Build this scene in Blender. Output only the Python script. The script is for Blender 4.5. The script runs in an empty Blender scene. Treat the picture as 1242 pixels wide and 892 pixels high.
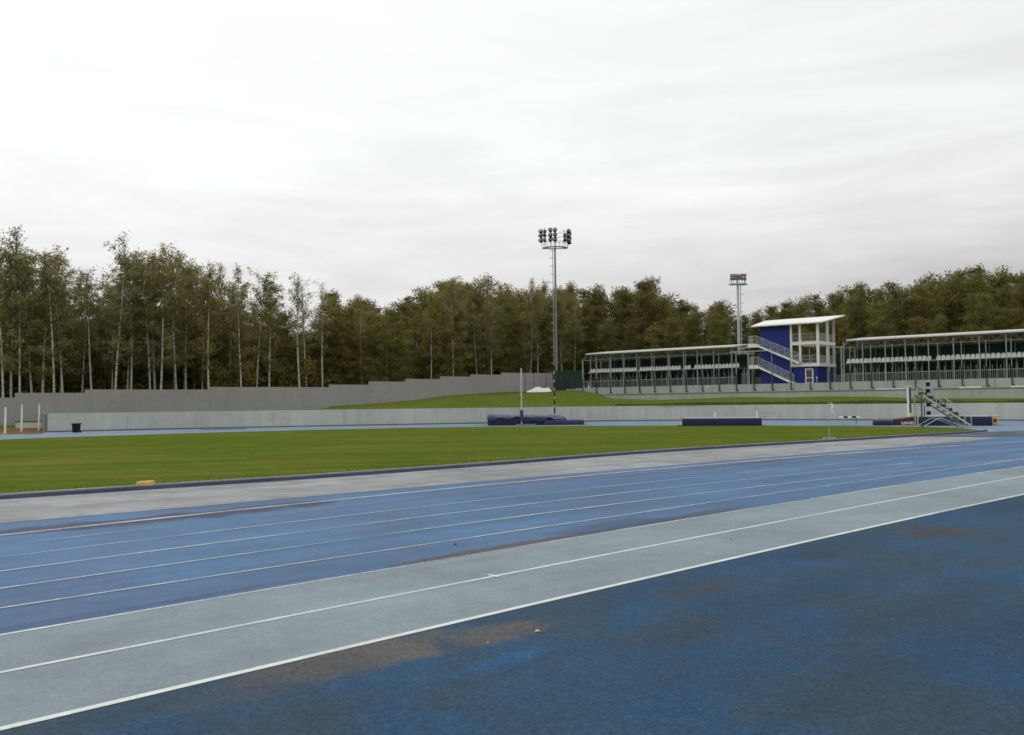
import bpy, bmesh, math, random
import numpy as np
from mathutils import Matrix, Vector

random.seed(7)
scene = bpy.context.scene
COL = scene.collection
R = math.radians

# ------------------------------------------------------------------ camera
W, H = 1242.0, 892.0
F = 1075.0
CAM = Vector((0, 0, 2.0))
PITCH, ROLL = math.atan(43 / F), -0.011
ROT = Matrix.Rotation(R(90) + PITCH, 3, 'X') @ Matrix.Rotation(ROLL, 3, 'Z')
cam_d = bpy.data.cameras.new('camera')
cam_d.sensor_width = 36.0
cam_d.lens = 36.0 * F / W
cam_d.clip_end = 6000
cam = bpy.data.objects.new('camera', cam_d)
COL.objects.link(cam)
cam.matrix_world = Matrix.Translation(CAM) @ ROT.to_4x4()
scene.camera = cam


def ray(px, py):
    return ROT @ Vector(((px - W / 2) / F, -(py - H / 2) / F, -1.0))


def ground(px, py, z=0.0):
    d = ray(px, py)
    return CAM + d * ((z - CAM.z) / d.z)


def at(px, py, D):
    d = ray(px, py)
    return CAM + d * (D / d.y)


def hor(px):
    return 489 - 0.011 * (px - 621)


# ------------------------------------------------------------------ materials
class NT:
    """small node-tree writer"""
    def __init__(s, name):
        s.m = bpy.data.materials.new(name)
        s.m.use_nodes = True
        s.t = s.m.node_tree
        s.t.nodes.clear()
        s.out = s.t.nodes.new('ShaderNodeOutputMaterial')
        s.b = s.t.nodes.new('ShaderNodeBsdfPrincipled')
        s.t.links.new(s.b.outputs[0], s.out.inputs[0])

    def n(s, typ, **kw):
        nd = s.t.nodes.new(typ)
        for k, v in kw.items():
            setattr(nd, k, v)
        return nd

    def link(s, a, b):
        s.t.links.new(a, b)

    def val(s, sock, v):
        if hasattr(v, 'bl_idname') or isinstance(v, bpy.types.NodeSocket):
            s.link(v, sock)
        else:
            sock.default_value = v

    def pos(s, scale=(1, 1, 1), rz=0.0, obj=False):
        if obj:
            src = s.n('ShaderNodeTexCoord').outputs['Object']
        else:
            src = s.n('ShaderNodeNewGeometry').outputs['Position']
        mp = s.n('ShaderNodeMapping')
        mp.vector_type = 'POINT'
        # rotate first, then scale
        r = s.n('ShaderNodeVectorRotate', rotation_type='Z_AXIS')
        r.inputs['Angle'].default_value = rz
        s.link(src, r.inputs['Vector'])
        s.link(r.outputs[0], mp.inputs['Vector'])
        mp.inputs['Scale'].default_value = scale
        return mp.outputs[0]

    def noise(s, vec, scale, detail=4, rough=0.55, dist=0.0):
        nd = s.n('ShaderNodeTexNoise')
        s.link(vec, nd.inputs['Vector'])
        nd.inputs['Scale'].default_value = scale
        nd.inputs['Detail'].default_value = detail
        nd.inputs['Roughness'].default_value = rough
        nd.inputs['Distortion'].default_value = dist
        return nd.outputs['Fac']

    def ramp(s, fac, lo, hi, a=0.0, b=1.0):
        nd = s.n('ShaderNodeMapRange')
        nd.clamp = True
        s.link(fac, nd.inputs[0])
        nd.inputs[1].default_value = lo
        nd.inputs[2].default_value = hi
        nd.inputs[3].default_value = a
        nd.inputs[4].default_value = b
        return nd.outputs[0]

    def mix(s, fac, a, b, mode='MIX'):
        nd = s.n('ShaderNodeMix', data_type='RGBA', blend_type=mode)
        s.val(nd.inputs['Factor'], fac)
        s.val(nd.inputs['A'], c4(a))
        s.val(nd.inputs['B'], c4(b))
        return nd.outputs['Result']

    def math(s, op, a, b=0.0):
        nd = s.n('ShaderNodeMath', operation=op)
        s.val(nd.inputs[0], a)
        s.val(nd.inputs[1], b)
        return nd.outputs[0]

    def scale_col(s, col, fac):
        nd = s.n('ShaderNodeVectorMath', operation='SCALE')
        s.val(nd.inputs[0], tuple(col)[:3] if isinstance(col, (tuple, list)) else col)
        s.val(nd.inputs['Scale'], fac)
        return nd.outputs[0]

    def bump(s, h, strength=0.3, dist=0.01):
        nd = s.n('ShaderNodeBump')
        nd.inputs['Strength'].default_value = strength
        nd.inputs['Distance'].default_value = dist
        s.link(h, nd.inputs['Height'])
        s.link(nd.outputs[0], s.b.inputs['Normal'])

    def fin(s, col, rough=0.8, spec=0.3, metal=0.0):
        s.val(s.b.inputs['Base Color'], c4(col))
        s.val(s.b.inputs['Roughness'], rough)
        s.b.inputs['Specular IOR Level'].default_value = spec
        s.b.inputs['Metallic'].default_value = metal
        return s.m


def c4(c):
    if isinstance(c, (tuple, list)) and len(c) == 3:
        return (c[0], c[1], c[2], 1.0)
    return c


def plain(name, col, rough=0.6, metal=0.0, var=0.15, scale=3.0, spec=0.3):
    """painted or bare surface with a little mottling and dirt"""
    t = NT(name)
    v = t.pos(obj=True)
    a = t.noise(v, scale, 5, 0.6)
    b = t.noise(v, scale * 9, 3, 0.6)
    f = t.math('ADD', t.ramp(a, 0.3, 0.7, 1 - var, 1 + var), t.ramp(b, 0.3, 0.7, -var * 0.4, var * 0.4))
    return t.fin(t.scale_col(c4(col), f), t.ramp(a, 0.3, 0.7, rough - 0.08, rough + 0.08), spec, metal)


M = {}
M['white_paint'] = plain('white_paint', (0.84, 0.83, 0.79), 0.5)
M['roof_white'] = plain('roof_white', (0.86, 0.85, 0.80), 0.5, var=0.06, scale=0.6)
M['seat_white'] = plain('seat_white', (0.70, 0.71, 0.67), 0.4, var=0.08)
M['galv'] = plain('galvanised_steel', (0.40, 0.42, 0.41), 0.45, 0.35)
M['galv_light'] = plain('pale_steel', (0.50, 0.51, 0.49), 0.5, 0.2)
M['dark_steel'] = plain('dark_steel', (0.045, 0.055, 0.055), 0.55, 0.2)
M['green_steel'] = plain('green_steel', (0.05, 0.075, 0.065), 0.6, 0.1)
M['blue_paint'] = plain('blue_paint', (0.014, 0.028, 0.205), 0.55, var=0.10, scale=1.2)
M['deck'] = plain('deck_concrete', (0.85, 0.82, 0.75), 0.7, var=0.08)
M['glass'] = plain('dark_glass', (0.03, 0.04, 0.04), 0.12, spec=0.6)
M['black_plastic'] = plain('black_plastic', (0.011, 0.0115, 0.011), 0.65, spec=.15)
M['navy_vinyl'] = plain('navy_vinyl', (0.011, 0.020, 0.060), 0.5, var=0.25, scale=2.0)
M['navy_dark'] = plain('navy_dark_vinyl', (0.016, 0.020, 0.055), 0.5, var=0.25, scale=2.0)
M['violet_vinyl'] = plain('violet_vinyl', (0.031, 0.037, 0.105), 0.5, var=0.3, scale=1.3)
M['maroon_vinyl'] = plain('maroon_vinyl', (0.085, 0.016, 0.030), 0.5, var=0.2, scale=2.0)
M['lavender'] = plain('pale_vinyl', (0.34, 0.35, 0.42), 0.6)
M['orange_foam'] = plain('orange_foam', (0.66, 0.42, 0.20), 0.9, var=0.15)
M['yellow_foam'] = plain('yellow_foam', (0.56, 0.40, 0.15), 0.9, var=0.2, scale=9)
M['sheet_white'] = plain('white_sheet', (0.75, 0.77, 0.75), 0.7, var=0.06)
M['grey_board'] = plain('grey_board', (0.17, 0.20, 0.19), 0.7, var=0.1)
M['navy_board'] = plain('dark_board', (0.025, 0.035, 0.038), 0.7, var=0.2, scale=1.0)
M['lamp_dark'] = plain('lamp_housing', (0.060, 0.045, 0.045), 0.5)
M['lens'] = plain('lamp_lens', (0.20, 0.17, 0.17), 0.35, spec=0.3)
M['mast_grey'] = plain('weathered_mast', (0.25, 0.25, 0.245), 0.6, 0.2)
M['stand_roof'] = plain('pale_roof_sheet', (0.66, 0.67, 0.65), 0.55, var=.08)
M['tan_slab'] = plain('pale_slab', (0.45, 0.43, 0.40), 0.8)


def net_mat(name, col, alpha):
    t = NT(name)
    v = t.pos(obj=True)
    a = t.noise(v, 0.5, 5, 0.6)
    c = t.scale_col(c4(col), t.ramp(a, 0.3, 0.7, 0.75, 1.25))
    t.fin(c, 0.85, 0.1)
    tr = t.n('ShaderNodeBsdfTransparent')
    mx = t.n('ShaderNodeMixShader')
    mx.inputs[0].default_value = alpha
    t.link(tr.outputs[0], mx.inputs[1])
    t.link(t.b.outputs[0], mx.inputs[2])
    t.link(mx.outputs[0], t.out.inputs[0])
    return t.m


M['green_net'] = net_mat('green_net', (0.036, 0.066, 0.048), 0.84)


def stripe_mat():
    t = NT('black_white_stripes')
    v = t.pos(obj=True)
    sx = t.n('ShaderNodeSeparateXYZ')
    t.link(v, sx.inputs[0])
    f = t.math('GREATER_THAN', t.math('FRACT', t.math('MULTIPLY', sx.outputs[2], 1.30)), 0.30)
    return t.fin(t.mix(f, (0.34, 0.34, 0.33), (0.016, 0.016, 0.018)), 0.5)


M['stripes'] = stripe_mat()


def wall_mat(name, col, joint=0.0, streak=0.12):
    """weathered concrete: soft mottling, rain streaks, vertical panel joints every few metres"""
    t = NT(name)
    v = t.pos()
    a = t.noise(v, 0.16, 5, 0.6)
    b = t.noise(t.pos((1, 1, 0.12)), 1.6, 5, 0.65)
    g = t.noise(v, 14, 3, 0.6)
    f = t.math('MULTIPLY', t.ramp(a, 0.3, 0.7, 0.90, 1.08), t.ramp(b, 0.25, 0.75, 1 - streak, 1 + streak))
    f = t.math('MULTIPLY', f, t.ramp(g, 0.3, 0.7, 0.95, 1.05))
    c = t.scale_col(c4(col), f)
    # damp, dirty foot of the wall
    d = t.ramp(t.noise(t.pos((1, 1, 2.5)), 0.7, 4, 0.6), 0.56, 0.72, 0, 0.28)
    c = t.mix(d, c, (col[0] * 0.55, col[1] * 0.52, col[2] * 0.46))
    t.bump(g, 0.15, 0.01)
    return t.fin(c, 0.85, 0.2)


M['retaining'] = wall_mat('pale_concrete', (0.490, 0.500, 0.450))
M['terrace'] = wall_mat('terrace_concrete', (0.40, 0.425, 0.375))
M['dark_foot'] = wall_mat('dark_concrete', (0.12, 0.125, 0.125))  # dark tone for the narrow strip along the wall's foot
M['shaded_coping'] = wall_mat('shaded_concrete', (0.20, 0.215, 0.20))  # darkened concrete: shade put into the colour of coping and return wall
M['fence_grey'] = wall_mat('grey_fence_panel', (0.340, 0.326, 0.322), streak=0.06)

# track frame --------------------------------------------------------------
VPX = 1745.0
u_ = ray(VPX, hor(VPX))
UA = math.atan2(u_.y, u_.x)
U = Vector((math.cos(UA), math.sin(UA)))
N = Vector((-U.y, U.x))


def sp(px, py):
    g = ground(px, py)
    v = Vector((g.x, g.y))
    return v.dot(U), v.dot(N)


def xy(s, p):
    v = U * s + N * p
    return v.x, v.y


def rubber(name, col, stains=(), patch=None, speck=0.22, rough=0.85, spec=0.25, streak=0.12):
    t = NT(name)
    v = t.pos()
    big = t.noise(v, 0.22, 5, 0.6, 0.4)
    mid = t.noise(v, 1.7, 5, 0.65)
    st = t.noise(t.pos((0.10, 1.1, 1), -UA), 1.0, 5, 0.65, 0.3)
    gr = t.noise(v, 70, 2, 0.7)
    gr2 = t.noise(v, 22, 3, 0.7)
    f = t.ramp(big, 0.3, 0.7, 0.82, 1.18)
    f = t.math('MULTIPLY', f, t.ramp(mid, 0.25, 0.75, 0.90, 1.10))
    f = t.math('MULTIPLY', f, t.ramp(st, 0.3, 0.7, 1 - streak, 1 + streak))
    f = t.math('MULTIPLY', f, t.ramp(gr, 0.3, 0.7, 1 - speck, 1 + speck))
    f = t.math('MULTIPLY', f, t.ramp(gr2, 0.3, 0.7, 1 - speck * 0.8, 1 + speck * 0.8))
    sp1 = t.noise(v, 150, 1, 0.5)
    f = t.math('ADD', f, t.ramp(sp1, 0.68, 0.80, 0, speck * 2.2))
    f = t.math('MULTIPLY', f, t.ramp(t.noise(v, 6.5, 4, 0.7), 0.3, 0.7, 1 - speck * .35, 1 + speck * .35))
    c = t.scale_col(c4(col), f)
    if patch:      # large areas worn to a second tone
        c2 = t.scale_col(c4(patch[0]), f)
        k = t.ramp(t.noise(v, patch[1], 5, 0.62, 0.8), patch[2], patch[3], 0, patch[4])
        c = t.mix(k, c, c2)
    wob = t.noise(v, 0.9, 5, 0.65)
    wob2 = t.noise(v, 5.0, 4, 0.65)
    for (px, py, rs, rp, scol, amt) in stains:
        s0, p0 = sp(px, py)
        x0, y0 = xy(s0, p0)
        sub = t.n('ShaderNodeVectorMath', operation='SUBTRACT')
        t.link(v, sub.inputs[0])
        sub.inputs[1].default_value = (x0, y0, 0)
        rr = t.n('ShaderNodeVectorRotate', rotation_type='Z_AXIS')
        rr.inputs['Angle'].default_value = -UA
        t.link(sub.outputs[0], rr.inputs['Vector'])
        ml = t.n('ShaderNodeVectorMath', operation='MULTIPLY')
        t.link(rr.outputs[0], ml.inputs[0])
        ml.inputs[1].default_value = (1 / rs, 1 / rp, 0)
        ln = t.n('ShaderNodeVectorMath', operation='LENGTH')
        t.link(ml.outputs[0], ln.inputs[0])
        d = t.math('ADD', ln.outputs['Value'], t.ramp(wob, 0.25, 0.75, -0.55, 0.55))
        d = t.math('ADD', d, t.ramp(wob2, 0.25, 0.75, -0.18, 0.18))
        k = t.ramp(d, 0.62, 1.12, amt, 0.0)
        c = t.mix(k, c, t.scale_col(c4(scol), f))
    t.bump(gr, 0.35, 0.004)
    return t.fin(c, rough, spec)


BROWN = (0.105, 0.093, 0.085)
M['apron'] = rubber('dark_blue_rubber', (0.018, 0.062, 0.128), stains=[
    (455, 792, 1.15, 0.42, BROWN, 0.85), (590, 772, 0.75, 0.30, BROWN, 0.75),
    (360, 822, 0.8, 0.35, (0.060, 0.065, 0.075), 0.6),
    (1135, 645, 0.9, 0.45, (0.045, 0.045, 0.055), 0.8), (1000, 672, 0.6, 0.22, (0.035, 0.042, 0.060), 0.6),
    (855, 714, 0.8, 0.22, (0.050, 0.055, 0.065), 0.6), (905, 868, 0.22, 0.10, (0.050, 0.060, 0.052), 0.35),
    (800, 770, 0.7, 0.30, (0.035, 0.048, 0.070), 0.5), (620, 800, 0.5, 0.16, (0.020, 0.085, 0.21), 0.7)],
    patch=((0.032, 0.055, 0.074), 0.55, 0.42, 0.62, 0.75), speck=0.36, spec=0.2)
M['track_blue'] = rubber('blue_rubber', (0.075, 0.156, 0.285), stains=[
    (640, 660, 2.6, 0.22, (0.085, 0.080, 0.095), 0.9), (565, 672, 1.5, 0.18, (0.085, 0.085, 0.105), 0.8), (830, 627, 2.0, 0.24, (0.070, 0.085, 0.125), 0.8),
    (760, 637, 1.5, 0.5, (0.055, 0.080, 0.15), 0.7), (300, 714, 1.2, 0.10, (0.075, 0.09, 0.13), 0.6),
    (190, 629, 4.2, 0.6, (0.052, 0.056, 0.105), 0.95), (690, 580, 5.0, 0.40, (0.10, 0.11, 0.17), 0.6),
    (900, 563, 7.0, 0.42, (0.085, 0.10, 0.15), 0.7), (1060, 551, 8.0, 0.45, (0.09, 0.10, 0.15), 0.6),
    (100, 748, 1.6, 0.12, (0.055, 0.07, 0.14), 0.5)],
    patch=((0.085, 0.140, 0.250), 0.35, 0.45, 0.62, 0.8), speck=0.16, streak=0.16)
M['lane_grey'] = rubber('grey_rubber', (0.222, 0.272, 0.305), stains=[
    (560, 683, 2.0, 0.12, (0.21, 0.225, 0.225), 0.6), (700, 640, 2.5, 0.10, (0.21, 0.23, 0.23), 0.5),
    (420, 735, 1.0, 0.3, (0.24, 0.29, 0.31), 0.5)],
    patch=((0.205, 0.250, 0.276), 0.5, 0.42, 0.62, 0.7), speck=0.14, streak=0.05)
M['band_grey'] = rubber('worn_grey_rubber', (0.300, 0.306, 0.316), stains=[
    (60, 622, 3.0, 0.45, (0.24, 0.24, 0.25), 0.6), (300, 600, 3.0, 0.5, (0.27, 0.265, 0.26), 0.6),
    (620, 572, 3.5, 0.7, (0.28, 0.27, 0.26), 0.7), (800, 556, 4.0, 0.6, (0.30, 0.29, 0.28), 0.6),
    (480, 585, 3.0, 0.5, (0.29, 0.28, 0.275), 0.6)],
    patch=((0.215, 0.215, 0.218), 0.7, 0.45, 0.6, 0.8), speck=0.10, streak=0.16)
M['far_blue'] = rubber('sheen_blue_rubber', (0.145, 0.215, 0.320), patch=((0.19, 0.235, 0.29), 0.2, 0.45, 0.6, 0.8), speck=0.12, streak=0.10)  # paler than the near lanes: grazing sheen put into the colour
M['runway_dark'] = rubber('dark_runway_rubber', (0.11, 0.13, 0.175), patch=((0.05, 0.055, 0.075), 0.5, 0.42, 0.55, 0.9), speck=0.12)


def line_mat(name, wear, lo, hi, col=(0.69, 0.71, 0.68)):
    """worn white paint: the rubber shows through where it has gone"""
    t = NT(name)
    a = t.noise(t.pos((0.28, 3.0, 1), -UA), 1.0, 6, 0.72)
    b = t.noise(t.pos(), 22, 3, 0.7)
    g = t.noise(t.pos(), 3, 4, 0.6)
    t.fin(t.scale_col(c4(col), t.ramp(g, 0.3, 0.7, 0.88, 1.08)), 0.75, 0.2)
    k = t.math('ADD', t.math('MULTIPLY', a, 1.0), t.math('MULTIPLY', b, 0.35))
    k = t.ramp(k, lo, hi, 1.0, wear)
    tr = t.n('ShaderNodeBsdfTransparent')
    mx = t.n('ShaderNodeMixShader')
    t.link(k, mx.inputs[0])
    t.link(tr.outputs[0], mx.inputs[1])
    t.link(t.b.outputs[0], mx.inputs[2])
    t.link(mx.outputs[0], t.out.inputs[0])
    return t.m


M['line_fresh'] = line_mat('line_paint_fresh', 0.40, 0.66, 0.90)
M['line_used'] = line_mat('line_paint_used', 0.10, 0.54, 0.82)
M['line_worn'] = line_mat('line_paint_worn', 0.08, 0.56, 0.80)
M['line_gone'] = line_mat('line_paint_gone', 0.0, 0.48, 0.68)


def grass_mat(name, a, b, c, streak=True, sheen=0.0):
    t = NT(name)
    v = t.pos()
    big = t.noise(v, 0.10, 5, 0.6, 0.5)
    mid = t.noise(v, 0.9, 6, 0.68)
    fine = t.noise(v, 9, 4, 0.75)
    fin2 = t.noise(v, 45, 2, 0.7)
    col = t.mix(t.ramp(mid, 0.35, 0.68), a, b)
    col = t.mix(t.ramp(big, 0.46, 0.66, 0, 0.75), col, c)
    f = t.math('MULTIPLY', t.ramp(fine, 0.25, 0.75, 0.66, 1.34), t.ramp(fin2, 0.25, 0.75, 0.75, 1.25))
    if streak:
        sk = t.noise(t.pos((0.05, 0.9, 1), -UA * 0.35), 1.0, 4, 0.6, 0.2)
        f = t.math('MULTIPLY', f, t.ramp(sk, 0.32, 0.68, 0.78, 1.20))
    t.bump(fine, 0.8, 0.05)
    return t.fin(t.scale_col(col, f), 1.0, 0.0)


M['infield'] = grass_mat('infield_grass', (0.086, 0.122, 0.016), (0.118, 0.150, 0.024), (0.150, 0.155, 0.034))
M['bank'] = grass_mat('bank_grass', (0.078, 0.115, 0.016), (0.118, 0.146, 0.026), (0.145, 0.142, 0.036), streak=False)
M['field'] = grass_mat('field_grass', (0.06, 0.08, 0.02), (0.08, 0.10, 0.03), (0.09, 0.09, 0.03), streak=False)
M['litter'] = grass_mat('leaf_litter', (0.155, 0.095, 0.045), (0.26, 0.155, 0.06), (0.12, 0.085, 0.06), streak=False)
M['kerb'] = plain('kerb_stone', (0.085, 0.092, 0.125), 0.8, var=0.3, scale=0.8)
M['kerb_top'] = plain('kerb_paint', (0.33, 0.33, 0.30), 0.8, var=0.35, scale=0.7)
M['blade'] = plain('grass_blade', (0.085, 0.105, 0.018), 0.8, var=0.4, scale=0.6)


# ------------------------------------------------------------------ mesh builder
class MB:
    def __init__(s):
        s.v, s.f = [], []

    def add(s, vs, fs):
        o = len(s.v)
        s.v += [tuple(v) for v in vs]
        s.f += [tuple(i + o for i in f) for f in fs]
        return s

    def hexa(s, p):      # 8 points: bottom loop, top loop
        return s.add(p, [(3, 2, 1, 0), (4, 5, 6, 7), (0, 1, 5, 4), (1, 2, 6, 5), (2, 3, 7, 6), (3, 0, 4, 7)])

    def box(s, x0, x1, y0, y1, z0, z1):
        return s.hexa([(x0, y0, z0), (x1, y0, z0), (x1, y1, z0), (x0, y1, z0),
                       (x0, y0, z1), (x1, y0, z1), (x1, y1, z1), (x0, y1, z1)])

    def tube(s, a, b, r0, r1=None, n=8, cap=True):
        r1 = r0 if r1 is None else r1
        a, b = Vector(a), Vector(b)
        d = (b - a).normalized()
        e = d.orthogonal().normalized()
        g = d.cross(e)
        vs = []
        for c, r in ((a, r0), (b, r1)):
            for k in range(n):
                t = 2 * math.pi * k / n
                vs.append(c + (e * math.cos(t) + g * math.sin(t)) * r)
        fs = [(k, (k + 1) % n, n + (k + 1) % n, n + k) for k in range(n)]
        if cap:
            fs += [tuple(reversed(range(n))), tuple(range(n, 2 * n))]
        return s.add(vs, fs)

    def bar(s, a, b, w, h):      # rectangular bar from a to b, h measured upwards
        a, b = Vector(a), Vector(b)
        d = (b - a).normalized()
        up = Vector((0, 0, 1))
        side = d.cross(up)
        side = side.normalized() if side.length > 1e-4 else Vector((1, 0, 0))
        upv = side.cross(d).normalized()
        p = []
        for sz in (-h / 2, h / 2):
            for c, sd in ((a, -1), (b, -1), (b, 1), (a, 1)):
                p.append(c + side * sd * w / 2 + upv * sz)
        return s.hexa(p)

    def strip(s, L, Rr):      # two rails of points
        n = len(L)
        return s.add(list(L) + list(Rr), [(i, i + 1, n + i + 1, n + i) for i in range(n - 1)])

    def build(s, name, mat, parent=None, smooth=False, bevel=0.0):
        me = bpy.data.meshes.new(name)
        me.from_pydata(s.v, [], s.f)
        bm = bmesh.new()
        bm.from_mesh(me)
        bmesh.ops.recalc_face_normals(bm, faces=bm.faces)
        bm.to_mesh(me)
        bm.free()
        me.materials.append(mat)
        if smooth:
            for p in me.polygons:
                p.use_smooth = True
        o = bpy.data.objects.new(name, me)
        COL.objects.link(o)
        if parent:
            o.parent = parent
        if bevel:
            b = o.modifiers.new('bevel', 'BEVEL')
            b.width, b.segments, b.limit_method = bevel, 2, 'ANGLE'
        return o


def tag(o, label=None, cat=None, group=None, kind=None):
    if label: o['label'] = label
    if cat: o['category'] = cat
    if group: o['group'] = group
    if kind: o['kind'] = kind
    return o


def thing(name, label, cat, loc, rz=0.0, group=None):
    o = bpy.data.objects.new(name, None)
    COL.objects.link(o)
    o.empty_display_size = 0.3
    o.location = loc
    o.rotation_euler = (0, 0, rz)
    return tag(o, label, cat, group)


def kids(o):
    return [c for c in bpy.data.objects if c.parent == o]


def copy_tree(o, parent=None):
    c = o.copy()
    COL.objects.link(c)
    c.parent = parent
    for ch in kids(o):
        copy_tree(ch, c)
    return c


def structure(o):
    o['kind'] = 'structure'
    return o


# ------------------------------------------------------------------ ground curves measured in plan
LINES = {
    'A': [(0, 887), (400, 790), (800, 698.6), (1242, 600)],
    'M': [(0, 818), (400, 737.4), (800, 661.5), (1242, 578)],
    'C': [(0, 771), (400, 703.5), (800, 635.5), (1242, 566)],
    'L1': [(0, 738.7), (400, 678), (800, 619), (1138, 571)],
    'L2': [(0, 714), (400, 659), (800, 604.6), (945, 588)],
    'L3': [(0, 693.4), (400, 642), (800, 593), (945, 577.8)],
    'B': [(0, 648.5), (400, 610), (800, 568), (1028, 550.5)],
}
Q = {}
for k, pts in LINES.items():
    a = np.array([sp(*q) for q in pts])
    Q[k] = np.polyfit(a[:, 0], a[:, 1], 2)
Q['L4'] = (Q['L3'] * 2 + Q['B']) / 3
Q['L5'] = (Q['L3'] + Q['B'] * 2) / 3


def pline(k, s):
    c = Q[k]
    if s < 2:      # behind the first measured point the lane runs straight on
        return float(np.polyval(c, 2) + (s - 2) * np.polyval(np.polyder(c), 2) * 0.3)
    return float(np.polyval(c, s))


def rail(k, s0, s1, off=0.0, z=0.0, n=60):
    out = []
    for i in range(n + 1):
        s = s0 + (s1 - s0) * i / n
        x, y = xy(s, pline(k, s) + off)
        out.append((x, y, z))
    return out


SMIN = -30
# widest sheets: field to the horizon, then the blue oval
g = MB().add([(-2500, -300, -0.06), (2500, -300, -0.06), (2500, 4000, -0.06), (-2500, 4000, -0.06)], [(0, 1, 2, 3)])
structure(g.build('ground', M['field']))

# plan curve of the retaining wall round the bend: (px, distance)
WALL = [(58, 73.5), (200, 78.5), (330, 82), (460, 85.5), (590, 88.5), (740, 92), (860, 91), (940, 89), (1000, 86), (1120, 81), (1242, 76), (1400, 70), (1560, 64)]


def smooth(pts, n=8):
    """Catmull-Rom through 2-D points"""
    out = []
    P = [2 * np.array(pts[0]) - np.array(pts[1])] + [np.array(q) for q in pts] + [2 * np.array(pts[-1]) - np.array(pts[-2])]
    for i in range(1, len(P) - 2):
        for k in range(n):
            t = k / n
            a, b, c, d = P[i - 1], P[i], P[i + 1], P[i + 2]
            out.append(0.5 * ((2 * b) + (-a + c) * t + (2 * a - 5 * b + 4 * c - d) * t * t + (-a + 3 * b - 3 * c + d) * t ** 3))
    out.append(P[-2])
    return [tuple(q) for q in out]


def pxd(px, D):
    """plan point in the vertical plane through px, D metres ahead"""
    return ((px - W / 2) / F * D * 1.0, D)


wall_xy = smooth([pxd(px, D) for px, D in WALL], 6)

# blue oval sheet
poly = [(x, y, 0) for x, y in wall_xy]
lft = [pxd(50, 69), pxd(-60, 67), pxd(-300, 60)]
poly = [(x, y, 0) for x, y in reversed(lft)] + poly
x1, y1 = poly[-1][:2]
poly += [(120, 20, 0), (90, -40, 0), (-90, -40, 0), (-75, 30, 0)]
o = MB().add(poly, [tuple(range(len(poly)))]).build('running_track', M['track_blue'])
structure(o)

# pale blue bend of the track between the infield and the wall
INF = [(-160, 541), (0, 534), (200, 527), (400, 521.6), (600, 518), (800, 516.8), (1000, 517), (1100, 518.2), (1160, 520), (1195, 523)]
infar = smooth([tuple(ground(*q))[:2] for q in INF], 6)
bend_out = [pxd(-300, 59.5)] + [pxd(-60, 66.5), pxd(50, 68.5)] + [(x, y - 0.35) for x, y in wall_xy]
near_in = [tuple(ground(-160, 543.5))[:2]] + [(x * 0.992, y * 0.99) for x, y in infar[1:]] + [tuple(ground(1215, 527))[:2], tuple(ground(1260, 531))[:2], tuple(ground(1400, 530))[:2]]
pl = [(x, y, 0.004) for x, y in bend_out] + [(x, y, 0.004) for x, y in reversed(near_in)]
structure(MB().add(pl, [tuple(range(len(pl)))]).build('bend_track', M['far_blue']))

# near apron, grey lanes, worn grey inner band
structure(MB().strip([(*xy(s, -30), 0.004) for s in np.linspace(SMIN, 70, 61)], rail('A', SMIN, 70, 0, 0.004)).build('apron', M['apron']))
structure(MB().strip(rail('A', SMIN, 70, 0, 0.0045), rail('C', SMIN, 70, 0, 0.0045)).build('grey_lanes', M['lane_grey']))

KPX = [(0, 606.5), (200, 593.5), (400, 580), (600, 565), (800, 549.5), (1000, 537), (1060, 533.3), (1115, 530.2), (1165, 530.6), (1212, 531.3)]
GPX = [(0, 635), (200, 618), (400, 600.5), (600, 583), (800, 566), (1000, 549.5), (1078, 543.3), (1149, 537.5), (1201, 532.6), (1212, 531.4)]


def from_px(pts, z, extend=SMIN):
    a = [sp(*q) for q in pts]
    a = [(q, a[0][1] + 0.2) for q in np.arange(extend, a[0][0] - 4, 6.0)] + a
    a = smooth(a, 6)
    return [(*xy(s, p), z) for s, p in a]


krail, grail = from_px(KPX, 0.0045), from_px(GPX, 0.0045)
structure(MB().strip(grail, krail).build('inner_band', M['band_grey']))

# infield lawn
NEAR = [(0, 604.5), (200, 591), (400, 578), (600, 563.3), (800, 548), (1000, 535.8), (1060, 532), (1115, 528.6), (1165, 525.8), (1195, 523.2)]
nrail = from_px(NEAR, 0.03)
pl = nrail + [(x, y, 0.03) for x, y in reversed(infar)] + [(*xy(SMIN - 2, 40), 0.03)]
structure(MB().add(pl, [tuple(range(len(pl)))]).build('infield', M['infield']))

# low kerb along the lawn: dark face with a worn pale top
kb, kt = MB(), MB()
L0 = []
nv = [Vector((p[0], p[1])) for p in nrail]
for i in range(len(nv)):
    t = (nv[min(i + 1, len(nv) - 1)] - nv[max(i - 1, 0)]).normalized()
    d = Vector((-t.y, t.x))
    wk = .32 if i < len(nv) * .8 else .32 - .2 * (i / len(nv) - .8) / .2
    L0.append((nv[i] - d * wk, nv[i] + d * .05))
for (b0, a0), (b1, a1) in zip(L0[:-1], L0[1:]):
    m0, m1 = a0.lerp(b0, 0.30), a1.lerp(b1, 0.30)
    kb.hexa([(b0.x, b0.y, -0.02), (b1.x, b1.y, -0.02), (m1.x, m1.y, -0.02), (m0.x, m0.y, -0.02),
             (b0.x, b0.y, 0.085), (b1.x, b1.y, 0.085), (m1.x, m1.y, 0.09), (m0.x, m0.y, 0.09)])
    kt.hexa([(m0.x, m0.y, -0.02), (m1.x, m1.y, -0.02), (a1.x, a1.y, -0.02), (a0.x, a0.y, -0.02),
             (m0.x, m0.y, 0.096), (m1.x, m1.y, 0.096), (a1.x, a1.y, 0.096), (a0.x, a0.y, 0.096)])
kbo = structure(kb.build('kerb', M['kerb']))
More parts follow.
